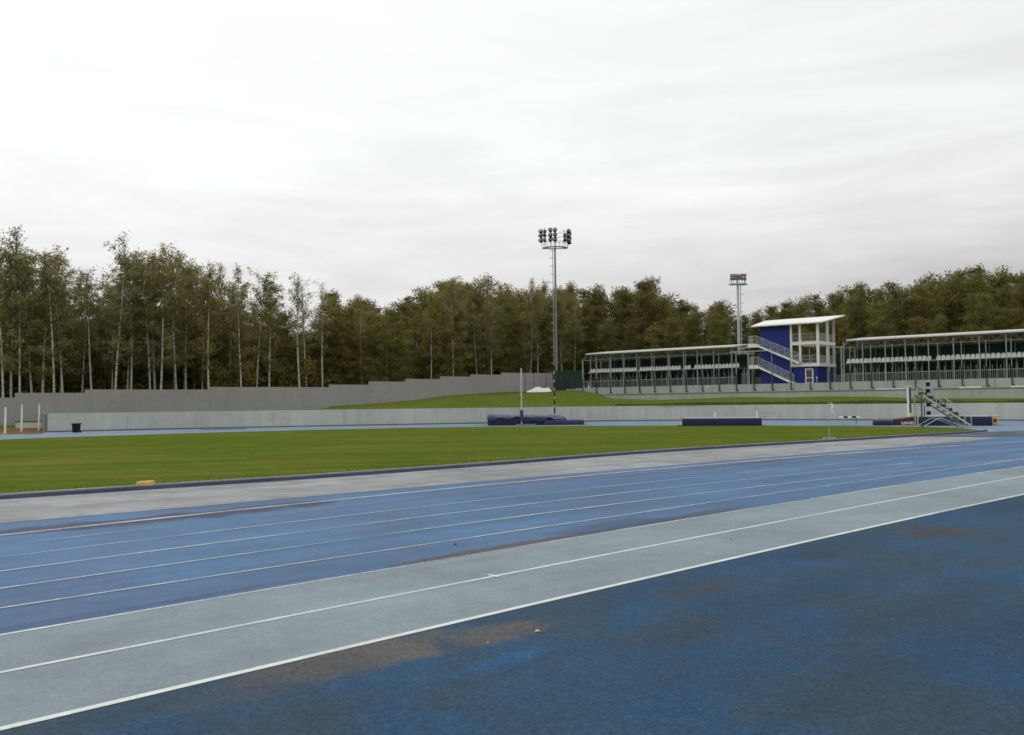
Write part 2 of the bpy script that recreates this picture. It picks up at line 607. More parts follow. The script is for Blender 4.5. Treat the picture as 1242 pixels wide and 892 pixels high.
kto = structure(kt.build('kerb_edging', M['kerb_top']))

# dark runway end beyond the lawn's tip
RW = [(1110, 529.6), (1150, 527.6), (1195, 524.8), (1215, 523.6), (1300, 522.2), (1300, 528.5), (1240, 529.6), (1200, 530.2), (1150, 530.0)]
structure(MB().add([(*tuple(ground(*q))[:2], 0.0085) for q in RW], [tuple(range(len(RW)))]).build('runway_end', M['runway_dark']))

# lane lines
for k, s0, s1, w, mat in (('A', SMIN, 70, 0.075, 'line_fresh'), ('M', SMIN, 70, 0.06, 'line_fresh'), ('C', SMIN, 70, 0.058, 'line_used'),
                          ('L1', SMIN, 40, 0.055, 'line_used'), ('L2', SMIN, 34, 0.055, 'line_used'), ('L3', SMIN, 28, 0.055, 'line_used'),
                          ('L4', SMIN, 40, 0.045, 'line_worn'), ('L5', SMIN, 40, 0.045, 'line_gone'), ('B', SMIN, 48, 0.15, 'line_used')):
    structure(MB().strip(rail(k, s0, s1, -w / 2, 0.0085, 90), rail(k, s0, s1, w / 2, 0.0085, 90)).build('lane_line', M[mat]))
for fr, mat in ((0.33, 'line_gone'), (0.64, 'line_worn')):
    ll = [tuple(Vector(a).lerp(Vector(b), fr) + Vector((0, 0, 0.004))) for a, b in zip(grail, krail)]
    lr = [tuple(Vector(a).lerp(Vector(b), fr + 0.018) + Vector((0, 0, 0.004))) for a, b in zip(grail, krail)]
    structure(MB().strip(ll, lr).build('lane_line', M[mat]))
# pale lines round the far bend, parallel to the lawn edge
for off, w, mat in ((0.35, 0.30, 'line_used'), (4.0, 0.12, 'line_worn'), (8.2, 0.12, 'line_worn'), (12.4, 0.14, 'line_used')):
    nn = []
    for i, (x, y) in enumerate(infar):
        a = infar[max(i - 1, 0)]; b = infar[min(i + 1, len(infar) - 1)]
        t = Vector((b[0] - a[0], b[1] - a[1])).normalized()
        nn.append(Vector((-t.y, t.x)))
    Lr = [(x + n.x * off, y + n.y * off, 0.0085) for (x, y), n in zip(infar, nn)]
    Rr = [(x + n.x * (off + w), y + n.y * (off + w), 0.0085) for (x, y), n in zip(infar, nn)]
    structure(MB().strip(Lr, Rr).build('lane_line', M[mat]))
# small cross mark on the middle grey lane line
sm, pm = sp(598, 699.5)
ck = MB()
ck.add([(*xy(sm - 0.03, pm - 0.09), 0.0125), (*xy(sm + 0.03, pm - 0.09), 0.0125), (*xy(sm + 0.03, pm + 0.08), 0.0125), (*xy(sm - 0.03, pm + 0.08), 0.0125)], [(0, 1, 2, 3)])
structure(ck.build('lane_mark', M['line_fresh']))

# leaf litter at the left end of the far bend
pl = [(*pxd(-320, 61), -0.01), (*pxd(-60, 67.6), -0.01), (*pxd(50, 69.4), -0.01), (*pxd(57.5, 73.4), -0.01), (*pxd(52, 104), -0.01), (*pxd(-350, 96), -0.01)]
structure(MB().add(pl, [tuple(range(len(pl)))]).build('leaf_litter', M['litter']))

# ------------------------------------------------------------------ retaining wall and bank
TOPZ = 1.55


def ribbon_wall(mb, xs, z0, z1, th):
    n = len(xs)
    nrm = []
    for i in range(n):
        a, b = Vector(xs[max(i - 1, 0)]), Vector(xs[min(i + 1, n - 1)])
        t = (b - a).normalized()
        nrm.append(Vector((-t.y, t.x)))
    for i in range(n - 1):
        p, q = Vector(xs[i]), Vector(xs[i + 1])
        pb, qb = p + nrm[i] * th, q + nrm[i + 1] * th
        za = z1(i) if callable(z1) else z1
        zb = z1(i + 1) if callable(z1) else z1
        mb.hexa([(p.x, p.y, z0), (q.x, q.y, z0), (qb.x, qb.y, z0), (pb.x, pb.y, z0),
                 (p.x, p.y, za), (q.x, q.y, zb), (qb.x, qb.y, zb), (pb.x, pb.y, za)])


rw = thing('retaining_wall', 'long pale grey concrete retaining wall curving round the far bend of the track', 'wall', (*wall_xy[0], 0))
ox, oy = wall_xy[0]
loc_xy = [(x - ox, y - oy) for x, y in wall_xy]
nW = len(loc_xy) - 1
# long cast panels, each with a narrow open joint
mb = MB(); cp = MB()
step = 4
for i in range(0, nW, step):
    seg = loc_xy[i:i + step + 1]
    a, b = Vector(seg[0]), Vector(seg[-1])
    if i > 0:
        d = (Vector(seg[1]) - a).normalized() * 0.016
        seg = [tuple(a + d)] + seg[1:]
    ribbon_wall(mb, seg, -0.1, TOPZ, 0.26)
mb.build('wall_face', M['retaining'], rw)
ribbon_wall(cp, [(x, y + 0.02) for x, y in loc_xy], TOPZ - 0.3, TOPZ - 0.01, 0.22)
cp.build('joint_backing', M['retaining'], rw)
pl_ = MB()
ribbon_wall(pl_, [(x, y - 0.006) for x, y in loc_xy], -0.1, 0.10, 0.02)
pl_.build('plinth', M['dark_foot'], rw)
e = MB()
c0 = Vector(pxd(58, 73.7)) - Vector((ox, oy))
c1 = Vector(pxd(53, 99.5)) - Vector((ox, oy))
ribbon_wall(e, [tuple(c1), tuple(c0)], -0.1, TOPZ, -0.25)
e.build('return_wall', M['shaded_coping'], rw)  # shade of the receding side painted as a darker concrete

# bank heightfield
BANK = [(-800, 90, .05, 105), (40, 90, 0.05, 104), (52, 90, 0.05, 104), (58, 73.9, .9, 106), (200, 79, 1.2, 112), (388, 84, 1.40, 123), (404, 84, 1.85, 124), (450, 85.5, 2.1, 128), (500, 86.5, 2.55, 134),
        (540, 87.5, 3.25, 138), (575, 88.3, 3.55, 142), (610, 89.2, 3.85, 147), (660, 90.4, 4.0, 150), (700, 91.2, 3.9, 138), (720, 91.7, 3.3, 130), (740, 92.3, 2.5, 124),
        (762, 92.2, 2.35, 117), (800, 91.7, 2.2, 112), (850, 91, 2.3, 111), (900, 90.4, 2.45, 109), (950, 88.7, 2.3, 107), (1000, 86.3, 2.38, 104), (1060, 84, 2.28, 102), (1110, 81.5, 2.02, 100), (1242, 76.4, 1.9, 95), (1560, 64.4, 1.9, 88), (2200, 50, 1.9, 80)]
BA = np.array(BANK)


def bank(px):
    return [float(np.interp(px, BA[:, 0], BA[:, k])) for k in (1, 2, 3)]


def terrain_z(px, D):
    rw_, zb, rf = bank(px)
    base = TOPZ - 0.04 if px > 57 else 0.0
    t = min(max((D - rw_) / (rf - rw_), 0), 1)
    t = t * t * (3 - 2 * t) * 0.5 + t * 0.5
    return base + (zb - base) * t


pxs = list(np.linspace(-900, -50, 12)) + [0, 30, 45, 52.5, 58.5, 80, 120] + list(np.arange(160, 700, 12)) + list(np.arange(700, 1300, 6)) + list(np.linspace(1320, 2300, 14))
fr = [0, 0.05, 0.12, 0.2, 0.3, 0.4, 0.5, 0.6, 0.7, 0.8, 0.9, 1.0, 1.2, 1.6, 2.4]
vs, fs = [], []
rg = random.Random(3)
for px in pxs:
    rw_, zb, rf = bank(px)
    for t in fr:
        D = rw_ + 0.12 + (rf - rw_) * t
        x, y = pxd(px, D)
        zz = terrain_z(px, D) + (rg.uniform(-0.03, 0.03) if 0.1 < t < 0.95 else 0)
        vs.append((x, y, zz))
m = len(fr)
for i in range(len(pxs) - 1):
    for j in range(m - 1):
        fs.append((i * m + j, (i + 1) * m + j, (i + 1) * m + j + 1, i * m + j + 1))
bo = MB().add(vs, fs).build('grass_bank', M['bank'], smooth=True)
structure(bo)

# rough grass standing on the bank edge
gv, gf = [], []
rg = random.Random(11)
for i in range(26000):
    if rg.random() < 0.72:
        px = rg.uniform(745, 1300)
        rw_, zb, rf = bank(px)
        D = rw_ + 0.3 + rg.random() ** 1.5 * 5.0
        h = rg.uniform(0.08, 0.24) * (0.6 + 0.9 * (0.5 + 0.5 * math.sin(px * 0.045 + 1.0) * math.sin(px * 0.017)))
    elif rg.random() < .3:
        px = rg.uniform(400, 745)
        rw_, zb, rf = bank(px)
        D = rw_ + 0.3 + rg.random() * (rf - rw_ - 2)
        h = rg.uniform(0.05, 0.11)
    else:
        continue
    x, y = pxd(px, D)
    z = terrain_z(px, D) - 0.02
    a = rg.uniform(0, math.pi)
    w = rg.uniform(0.03, 0.07)
    lx, ly = rg.uniform(-.08, .08), rg.uniform(-.08, .08)
    dx, dy = math.cos(a) * w, math.sin(a) * w
    k = len(gv)
    gv += [(x - dx, y - dy, z), (x + dx, y + dy, z), (x + lx, y + ly, z + h)]
    gf.append((k, k + 1, k + 2))
go = MB().add(gv, gf).build('bank_grass', M['blade'])
gv, gf = [], []
for i in range(len(nrail) - 1):
    a, b = Vector(nrail[i]), Vector(nrail[i + 1])
    d_ = (b - a).length
    if a.x < -16 or a.x > 45: continue
    nrm = Vector((-(b - a).y, (b - a).x, 0)).normalized()
    for q in range(int(d_ * 150)):
        p = a.lerp(b, rg.random()) + nrm * (.03 + .9 * rg.random() ** 2.2)
        h = rg.uniform(.04, .10)
        an = rg.uniform(0, math.pi); w = .008
        k = len(gv)
        gv += [(p.x - math.cos(an) * w, p.y - math.sin(an) * w, .028), (p.x + math.cos(an) * w, p.y + math.sin(an) * w, .028), (p.x + rg.uniform(-.04, .04), p.y + rg.uniform(-.04, .04), .03 + h)]
        gf.append((k, k + 1, k + 2))
tag(MB().add(gv, gf).build('kerb_grass', M['blade']), 'short ragged grass growing along the kerb of the lawn', 'grass', kind='stuff')
tag(go, 'rough uncut grass growing along the top of the pale retaining wall', 'grass', kind='stuff')

# ------------------------------------------------------------------ stepped grey fence
FS = [  # px0, px1, ytop0, ytop1, ybottom0, ybottom1 ; distance runs 100 -> 150 m
    (-130, -55, 488, 487.5), (-55, 18, 483.2, 482.2), (18, 103, 476.3, 477.2), (103, 252, 473.0, 472.4), (252, 399, 469.3, 470.2), (399, 447, 466.5, 467.2),
    (447, 492, 462.8, 463.2), (492, 534, 459.6, 460.2), (534, 571, 456.6, 457.2), (571, 608, 454.3, 454.8), (608, 638, 452.2, 452.8), (638, 672, 452.6, 453.0)]


FLINE = (Vector(pxd(0, 101)), Vector(pxd(672, 151)))
FDIR = (FLINE[1] - FLINE[0]).normalized()


def fence_d(px):
    """distance at which the straight fence line crosses the vertical plane of px"""
    k = (px - W / 2) / F
    p, d = FLINE[0], FDIR
    t = (k * p.y - p.x) / (d.x - k * d.y)
    return p.y + t * d.y


f0 = FLINE[0]
pf = thing('panel_fence', 'long grey panel fence stepping uphill in front of the birch wood', 'fence', (f0.x, f0.y, 0))
for (p0, p1, t0, t1) in FS:
    D0, D1 = fence_d(p0), fence_d(p1)
    a, b = Vector(pxd(p0, D0)) - f0, Vector(pxd(p1, D1)) - f0
    z1 = (at(p0, t0, D0).z + at(p1, t1, D1).z) / 2
    zb = min(terrain_z(p0, D0), terrain_z(p1, D1)) - 0.3
    d = (b - a).normalized() * 0.012
    m_ = MB()
    nn = max(1, int((b - a).length / 3.0))
    for i in range(nn):
        q0 = a.lerp(b, i / nn) + (d if i else Vector((0, 0)))
        q1 = a.lerp(b, (i + 1) / nn)
        ribbon_wall(m_, [tuple(q0), tuple(q1)], zb, z1, 0.12)
    ribbon_wall(m_, [tuple(a + d + Vector((-d.y, d.x)) * 1.2), tuple(b - d + Vector((-d.y, d.x)) * 1.2)], zb, z1 - 0.03, 0.05)
    m_.build('fence_panel', M['fence_grey'], pf)

# ------------------------------------------------------------------ terrace, stands and tower share one frame
TH = math.atan2(-0.642, 0.767)
TD = Vector((math.cos(TH), math.sin(TH)))
TN = Vector((-TD.y, TD.x))
T0 = Vector(pxd(965, 120))
TZ = 4.12


def tx(px, y=0.0):
    """terrace-frame x where the line at depth y meets the vertical plane of px"""
    k = (px - W / 2) / F
    p = T0 + TN * y
    return (k * p.y - p.x) / (TD.x - k * TD.y)


def tpos(x, y=0.0, z=0.0):
    v = T0 + TD * x + TN * y
    return Vector((v.x, v.y, z))


def tz(px, py, y=0.0):
    v = tpos(tx(px, y), y)
    return at(px, py, v.y).z


XL, XR = tx(705), 46.0
# terrace slab (ground the stands stand on)
te = MB().box(XL - 2, XR, -1.4, 30, 1.0, TZ - 0.02).build('terrace', M['terrace'])
te.location = (T0.x, T0.y, 0); te.rotation_euler = (0, 0, TH)
structure(te)
uw = thing('terrace_wall', 'upper pale grey wall of the terrace under the stands, with dark fence posts bolted on', 'wall', tpos(XL, -1.4, 0), TH)
m_ = MB()
x = 0.0
LEN = XR - XL
while x < LEN - 0.1:
    m_.box(x + 0.02, min(x + 5.98, LEN), -0.22, 0, 2.4, TZ + 0.10)
    x += 6.0
m_.build('wall_face', M['terrace'], uw)
lw = thing('terrace_wall', 'lower pale grey wall of the terrace rising behind the rough grass strip', 'wall', tpos(XL + 4, -3.6, 0), TH)
m_ = MB()
x = 0.0
LEN2 = XR - XL - 4
while x < LEN2 - 0.1:
    m_.box(x + 0.02, min(x + 5.98, LEN2), -0.2, 1.95, 1.2, 3.02)
    x += 6.0
m_.build('wall_face', M['terrace'], lw)
MB().box(0, LEN2, -0.26, 1.9, 3.04, 3.16).build('shaded_coping', M['shaded_coping'], lw)  # dark colour paints the shadow line between the two terrace walls
# white planks left lying along the coping
for px0, px1, lab in ((1062, 1101, 'thin pale plank lying on the lower terrace wall behind the tall white upright'), (1163, 1190, 'short white plank lying on the lower terrace wall above the judges stairs'), (1225, 1262, 'bright white plank on the lower terrace wall at the right edge of the photo')):
    a, b = tx(px0, -3.6), tx(px1, -3.6)
    o = MB().box(-0.5 * (b - a), 0.5 * (b - a), -0.12, 0.12, 0, 0.10 if px0 < 1100 else 0.16).build('plank', M['white_paint'])
    o.location = tpos((a + b) / 2, -3.6, 3.165); o.rotation_euler = (0, 0, TH)
    tag(o, lab, 'plank')

# fence with posts bolted on the upper wall
POSTS = 26
xa, xb = tx(723, -1.75), tx(1227.5, -1.75)
mf = thing('post_fence', 'row of dark posts with thin grey tops bolted along the upper terrace wall', 'fence', tpos(xa, -1.75, 0), TH)
for i in range(-1, POSTS):
    xx = (xb - xa) * i / 22.0
    pz = MB().box(xx - 0.065, xx + 0.065, -0.06, 0.06, TZ - 0.72, TZ + 1.55).build('post', M['green_steel'], mf)
    MB().tube((xx, 0, TZ + 1.55), (xx, 0, 8.75), 0.035).build('post_top', M['galv'], pz)
    MB().box(xx - 0.05, xx + 0.24, -0.045, 0.13, TZ - 0.76, TZ - 0.62).build('post_foot', M['dark_steel'], pz)
for px0, px1 in ((886, 934), (1004, 1024)):
    a, b = tx(px0, -1.75) - xa, tx(px1, -1.75) - xa
    MB().tube((a, 0, 8.75), (b, 0, 8.75), 0.06).build('top_rail', M['galv'], mf)


def stand(x0, x1, label, cols, seatx, left_open):
    L = x1 - x0
    st = thing('grandstand', label, 'grandstand', tpos(x0, 0, TZ), TH, 'covered stands on the terrace')
    RZ = 5.45
    Dp = 5.2
    # roof slab, slightly pitched to the back
    p = [(0.9, -0.55, RZ), (L, -0.55, RZ), (L, Dp + .3, RZ + 0.55), (0.9, Dp + .3, RZ + 0.55)]
    MB().hexa([(a, b, c) for a, b, c in p] + [(a, b, c + 0.17) for a, b, c in p]).build('roof', M['stand_roof'], st)
    # truss under the roof: chords and zigzag
    for yy, nm in ((-0.1, 'roof_truss'), (Dp - .1, 'roof_truss')):
        t_ = MB()
        t_.tube((0.9, yy, RZ - .12), (L, yy, RZ - .12), 0.04, n=5)
        t_.tube((0, yy, RZ - .85), (L, yy, RZ - .85), 0.045, n=5)
        k = 0.9
        up = True
        while k < L - 0.6:
            t_.tube((k, yy, RZ - (.12 if up else .85)), (k + 0.6, yy, RZ - (.85 if up else .12)), 0.026, n=5)
            k += 0.6; up = not up
        t_.build(nm, M['mast_grey'], st)
    # cross beams
    for cx in cols:
        MB().bar((cx, 0, RZ - .5), (cx, Dp, RZ - .55), 0.08, 0.12).build('cross_beam', M['galv'], st)
        MB().box(cx - .045, cx + .045, -0.05, 0.05, 0, RZ - .1).build('column', M['galv'], st)
        MB().box(cx - .045, cx + .045, Dp - .045, Dp + .045, 0, RZ + .45).build('rear_column', M['mast_grey'], st)
    for cx in [c + q for c in cols for q in (.75, 1.5, 2.25) if c + q < L]:
        MB().tube((cx, 1.6, 0), (cx, 1.6, 2.55), 0.03, n=6).build('strut', M['galv'], st)
    # raised seating deck and the front seat row
    s0, s1 = seatx
    MB().box(s0, s1, 1.0, 2.0, 2.45, 2.58).build('seat_deck', M['dark_steel'], st)
    MB().box(s0, s1, 2.0, 4.2, 2.78, 2.9).build('rear_deck', M['dark_steel'], st)
    MB().tube((s0, 1.02, 2.62), (s1, 1.02, 2.62), 0.05, n=6).build('seat_beam', M['galv_light'], st)
    proto = None
    n = int((s1 - s0) / 0.55)
    rr = random.Random(int(L * 10))
    for i in range(min(n, 100)):
        if rr.random() < 0.03:
            continue
        cx = s0 + 0.3 + i * (s1 - s0 - 0.6) / (n - 1)
        if proto is None:
            m_ = MB()
            # a shell seat seen from the front: pan, curled lip and rounded back
            m_.hexa([(-.21, -.26, .02), (.21, -.26, .02), (.19, .16, .05), (-.19, .16, .05), (-.21, -.26, .10), (.21, -.26, .10), (.19, .16, .09), (-.19, .16, .09)])
            m_.hexa([(-.20, .12, .06), (.20, .12, .06), (.20, .20, .06), (-.20, .20, .06), (-.21, .20, .30), (.21, .20, .30), (.21, .25, .30), (-.21, .25, .30)])
            m_.hexa([(-.21, .20, .30), (.21, .20, .30), (.21, .25, .30), (-.21, .25, .30), (-.12, .22, .42), (.12, .22, .42), (.12, .26, .42), (-.12, .26, .42)])
            proto = m_.build('seat', M['seat_white'], st, bevel=0.015)
            o = proto
        else:
            o = proto.copy(); COL.objects.link(o); o.parent = st
        o.location = (cx, 1.12, 2.56 + rr.uniform(-.02, .02))
        o.scale = (1.18, 1.0, 1.55)
    # low picket railing at the foot, mid rail
    pk = MB()
    k = 0.05
    while k < L:
        pk.tube((k, 0.35, 0), (k, 0.35, 1.30 + (0.5 if int(k / .22) % 4 == 0 else 0)), 0.022, n=4)
        k += 0.22
    pk.tube((0, 0.35, 1.2), (L, 0.35, 1.2), 0.03, n=5)
    pk.tube((0, 0.35, 0.15), (L, 0.35, 0.15), 0.025, n=5)
    pk.build('picket_railing', M['galv'], st)
    # rear seat frames under the deck: raking steel
    rk = MB()
    k = 1.2
    while k < L - 0.5:
        rk.tube((k, 1.1, 2.45), (k + .0, 4.8, 0.1), 0.03, n=5)
        k += 1.1
    rk.build('raker', M['dark_steel'], st)
    MB().box(0, L, Dp + .35, Dp + .45, 0, RZ - 0.75).build('rear_screen', M['green_net'], st)
    # end frames
    ends = [0.0] if left_open else [0.0, L]
    for ex in ends:
        ef = MB()
        for yy in (0.05, Dp):
            ef.box(ex - .06, ex + .06, yy - .06, yy + .06, 0, RZ - .8)
        ef.tube((ex, 0.05, RZ - .85), (ex, Dp, RZ - .85), 0.05, n=5)
        ef.tube((ex, 0.05, 2.5), (ex, Dp, 2.5), 0.04, n=5)
        if ex == 0.0:
            ef.tube((ex, 0.05, RZ - .85), (0.9, 0.05, RZ - .1), 0.045, n=5)
            ef.tube((ex, Dp, RZ - .85), (0.9, Dp, RZ + .4), 0.045, n=5)
        ef.build('end_frame', M['galv'], st)
    return st


xl0, xl1 = tx(707), tx(893)
colL = [tx(p) - xl0 for p in (716.5, 723.5, 741, 756, 772.5, 791, 810.5, 829.5, 846, 866, 888)]
stand(xl0, xl1, 'farther steel grandstand with a white seat row, left of the blue tower', colL, (0.4, tx(893) - xl0 - 0.1), False)
xr0 = tx(1021)
colR = [tx(p) - xr0 for p in (1024, 1047, 1074.5, 1099, 1127, 1157.5, 1189, 1221.5)] + [tx(1221.5) - xr0 + 3.1 * k for k in (1, 2, 3)]
stand(xr0, XR - 1, 'nearer steel grandstand with a white seat row, right of the blue tower', colR, (0.2, XR - 1 - xr0), False)

# lattice frame at the right end of the far stand
xf = tx(895)
lf = thing('access_frame', 'small openwork steel frame and steps between the left stand and the blue tower', 'frame', tpos(xf, 0.3, TZ), TH)
m_ = MB()
Lf = tx(913) - xf
m_.tube((0, 0, 4.55), (Lf * .8, 0, 4.55), 0.05); m_.tube((0, 0, 5.0), (Lf * .55, 0, 5.35), 0.05); m_.tube((Lf * .55, 0, 5.35), (Lf * .8, 0, 5.1), 0.045)
m_.tube((0, 1.6, 4.55), (Lf * .8, 1.6, 4.55), 0.045); m_.tube((0, 0, 4.55), (Lf * .35, 0, 5.2), 0.03); m_.tube((Lf * .35, 0, 5.2), (Lf * .6, 0, 4.55), 0.03)
m_.box(Lf * .45, Lf * .8, -.1, 0.3, 5.25, 5.42)
m_.build('top_frame', M['galv'], lf)
for xx in (Lf * .62, Lf * .70):
    MB().tube((xx, 0, 0), (xx, 0, 4.6), 0.06).build('post', M['galv'], lf)
m_ = MB()
for k in range(7):
    m_.tube((0.25 + k * Lf * .085, 0.5, 0), (0.25 + k * Lf * .085, 0.5, 1.2 + 1.2 * (k % 3) / 3 + .6), 0.035, n=5)
m_.tube((0.2, 0.5, 1.55), (Lf * .62, 0.5, 1.55), 0.03, n=5)
m_.build('railing', M['galv'], lf)

# boards and netting behind the gap and the tower
bb = thing('board_fence', 'low grey green board fence behind the blue tower', 'fence', tpos(tx(900), 8, TZ), TH)
LB = tx(1030, 8) - tx(900, 8) + 4
MB().box(-2, LB, 0, 0.08, 0, 1.35).build('board_panel', M['grey_board'], bb)
for k in range(9):
    MB().box(-1.9 + k * (LB + 1.7) / 8, -1.8 + k * (LB + 1.7) / 8, -0.08, 0, 0, 1.45).build('post', M['dark_steel'], bb)
nf = thing('net_fence', 'tall dark green net fence behind the blue tower and the stands', 'fence', tpos(XL, 9, TZ), TH)
MB().box(0, XR - XL, 0, 0.04, 0, 4.4).build('netting', M['green_net'], nf)
for k in range(22):
    kx = 0.2 + k * (XR - XL - .4) / 21
    MB().tube((kx, 0.1, 0), (kx, 0.1, 4.5), 0.05, n=6).build('post', M['green_steel'], nf)

# ------------------------------------------------------------------ timing tower
tw = thing('timing_tower', 'blue and white three storey timing tower with outside stairs and tilted white roof', 'tower', tpos(tx(993.5, -0.2), -0.2, TZ), TH)
# local: x to the right along the terrace, y to the back, corner of the decks at (0, 0)
Z1, Z2 = 2.75, 5.70
BL, BR, BD = -8.2, -3.75, 6.2
m_ = MB()
p = [(BL, 0.12, 0), (BR, 0.12, 0), (BR, .62, 0), (BL, .62, 0)]
top = [8.15, 8.15, 8.22, 8.22]
m_.hexa(p + [(a, b, t) for (a, b, c), t in zip(p, top)])
m_.build('stair_wall', M['blue_paint'], tw)
for bx in (BL + .3,):
    MB().box(bx - .12, bx + .12, BD - .3, BD - .06, 0, 8.98).build('rear_column', M['galv_light'], tw)
MB().box(BR + .004, -0.30, 0.35, BD - .4, 0, Z1 - .424).build('ground_floor', M['blue_paint'], tw)
MB().box(BR - .12, BR + .12, -0.03, 0.118, 2.35, 8.22).build('corner_post', M['white_paint'], tw)
for z0 in (Z1, Z2):
    MB().box(BR + .14, 0.05, 0, BD, z0 - .42, z0).build('deck', M['deck'], tw, bevel=0.02)
    # rails along front and right sides
    for (a, b, nm) in (((BR + .2, 0.06), (0.0, 0.06), 'deck_railing'), ((0.0, 0.06), (0.0, BD - .1), 'deck_railing')):
        r_ = MB()
        A, B = Vector((*a, z0)), Vector((*b, z0))
        for h in (1.08, 0.55, 0.12):
            r_.tube(A + Vector((0, 0, h)), B + Vector((0, 0, h)), 0.028 if h > 1 else 0.018, n=5)
        n = int((B - A).length / 0.16)
        for k in range(n + 1):
            q = A.lerp(B, k / n)
            r_.tube(q, q + Vector((0, 0, 1.08)), 0.030 if k % 8 == 0 else 0.013, n=4)
        r_.build(nm, M['galv_light'], tw)


def roof_z(y):
    return 8.02 + (y + 1.1) * 0.165


for (cx, cy, z0) in ((-2.55, 0.14, 0), (-0.12, 0.14, 0), (-0.12, 3.6, 0), (-0.12, BD - .2, 0)):
    s_ = 0.15
    c_ = MB()
    if cy < 1 and cx < -1:
        c_.box(cx - .12, cx + .12, cy - .1, cy + .12, Z1 + .004, Z2 - .424).box(cx - .12, cx + .12, cy - .1, cy + .12, Z2 + .004, roof_z(cy))
    else:
        if cy > 1:
            MB().box(cx - s_, cx + s_, cy - s_ + .02, cy + s_, 0, Z1 - .424).build('lower_column', M['galv'], tw)
        c_.box(cx - s_, cx + s_, cy - s_ + .02, cy + s_, Z1 + .004, Z2 - .424).box(cx - s_, cx + s_, cy - s_ + .02, cy + s_, Z2 + .004, roof_z(cy))
    c_.build('column', M['white_paint'] if cy < 4 else M['galv_light'], tw)
# tilted roof wing
p = [(-9.0, -1.1), (1.0, -1.1), (1.0, 7.4), (-10.6, 7.4)]
ro = MB().hexa([(x, y, roof_z(y)) for x, y in p] + [(x, y, roof_z(y) + .16) for x, y in p]).build('roof', M['roof_white'], tw)
m_ = MB()
for k in range(7):
    xx = -8.6 + k * 1.5
    m_.bar((xx, -.9, roof_z(-.9) - .05), (xx, 7.2, roof_z(7.2) - .05), 0.08, 0.09)
m_.build('rafter', M['white_paint'], ro)
# door and window in the ground floor
dr = MB().box(-1.98, -1.86, 0.24, 0.352, 0.05, 2.05).box(-1.02, -0.90, 0.24, 0.352, 0.05, 2.05).box(-1.86, -1.02, 0.24, 0.352, 1.95, 2.05).box(-1.86, -1.02, 0.25, 0.352, 0.78, 0.88).box(-1.86, -1.02, 0.25, 0.352, 0.05, 0.2).build('door_frame', M['white_paint'], tw)
MB().box(-1.86, -1.02, 0.30, 0.349, 0.05, 1.95).build('door', M['glass'], dr)
MB().box(-0.36, -0.20, -0.16, -0.06, 0.75, 0.92).build('sign_box', M['white_paint'], tw)
MB().box(-0.31, -0.25, -0.14, 0.02, 0.0, 0.75).build('sign_post', M['galv'], tw)
# stairs in front of the blue wall
for z0, xtop, xbot, zb in ((Z1, -8.05, -3.0, 0.0), (Z2, -8.15, -2.25, Z1)):
    zt = z0 - .05
    MB().box(xtop - 1.35, xtop + .05, -1.18, 0.1, zt - .46, zt).build('stair_landing', M['deck'], tw, bevel=0.02)
    s_ = MB()
    n = 15
    for k in range(n):
        xx = xtop + (xbot - xtop) * (k + .5) / n
        zz = zt - (zt - zb) * (k + 1) / (n + 1)
        s_.box(xx - .18, xx + .18, -1.08, -0.06, zz - .05, zz)
    s_.build('stair_tread', M['galv'], tw)
    for yy in (-1.12, -0.02):
        g_ = MB().bar((xtop, yy, zt - .24), (xbot, yy, zb + .02), 0.06, 0.24)
        g_.build('stair_stringer', M['white_paint'], tw)
    r_ = MB()
    A, B = Vector((xtop, -1.12, zt)), Vector((xbot, -1.12, zb + .22))
    for h in (1.1, .82, .55, .28):
        r_.tube(A + Vector((0, 0, h)), B + Vector((0, 0, h)), 0.03 if h > 1 else .016, n=5)
    for k in range(31):
        q = A.lerp(B, k / 30)
        r_.tube(q, q + Vector((0, 0, 1.1)), 0.032 if k % 5 == 0 else .013, n=4)
        if k % 5 == 0 and k < 30:
            q2 = A.lerp(B, (k + 5) / 30)
            r_.tube(q + Vector((0, 0, .1)), q2 + Vector((0, 0, 1.1)), .018, n=4)
    r_.build('stair_railing', M['galv_light'], tw)
    r_ = MB()
    A2 = Vector((xtop - 1.22, -1.12, zt))
    for (q0, q1) in ((A2, A), (A2, A2 + Vector((0, 1.2, 0)))):
        for h in (1.1, .55, .1):
            r_.tube(q0 + Vector((0, 0, h)), q1 + Vector((0, 0, h)), 0.03 if h > 1 else .016, n=5)
        for k in range(9):
            q = q0.lerp(q1, k / 8)
            r_.tube(q, q + Vector((0, 0, 1.1)), 0.03 if k % 8 == 0 else .013, n=4)
    r_.build('landing_railing', M['galv_light'], tw)

# ------------------------------------------------------------------ floodlight masts
def lamp_proto():
    m_ = MB()
    n = 10
    prof = [(-.34, .12), (-.26, .2), (-.05, .27), (.16, .33), (.2, .33)]
    vs, fs = [], []
    for (d, r) in prof:
        for k in range(n):
            t = 2 * math.pi * k / n
            vs.append((r * math.cos(t), -d, r * math.sin(t)))
    for j in range(len(prof) - 1):
        for k in range(n):
            fs.append((j * n + k, j * n + (k + 1) % n, (j + 1) * n + (k + 1) % n, (j + 1) * n + k))
    fs.append(tuple(range(n)))
    m_.add(vs, fs)
    l_ = MB().add([(.30 * math.cos(2 * math.pi * k / n), -.195, .30 * math.sin(2 * math.pi * k / n)) for k in range(n)], [tuple(range(n))])
    return m_, l_


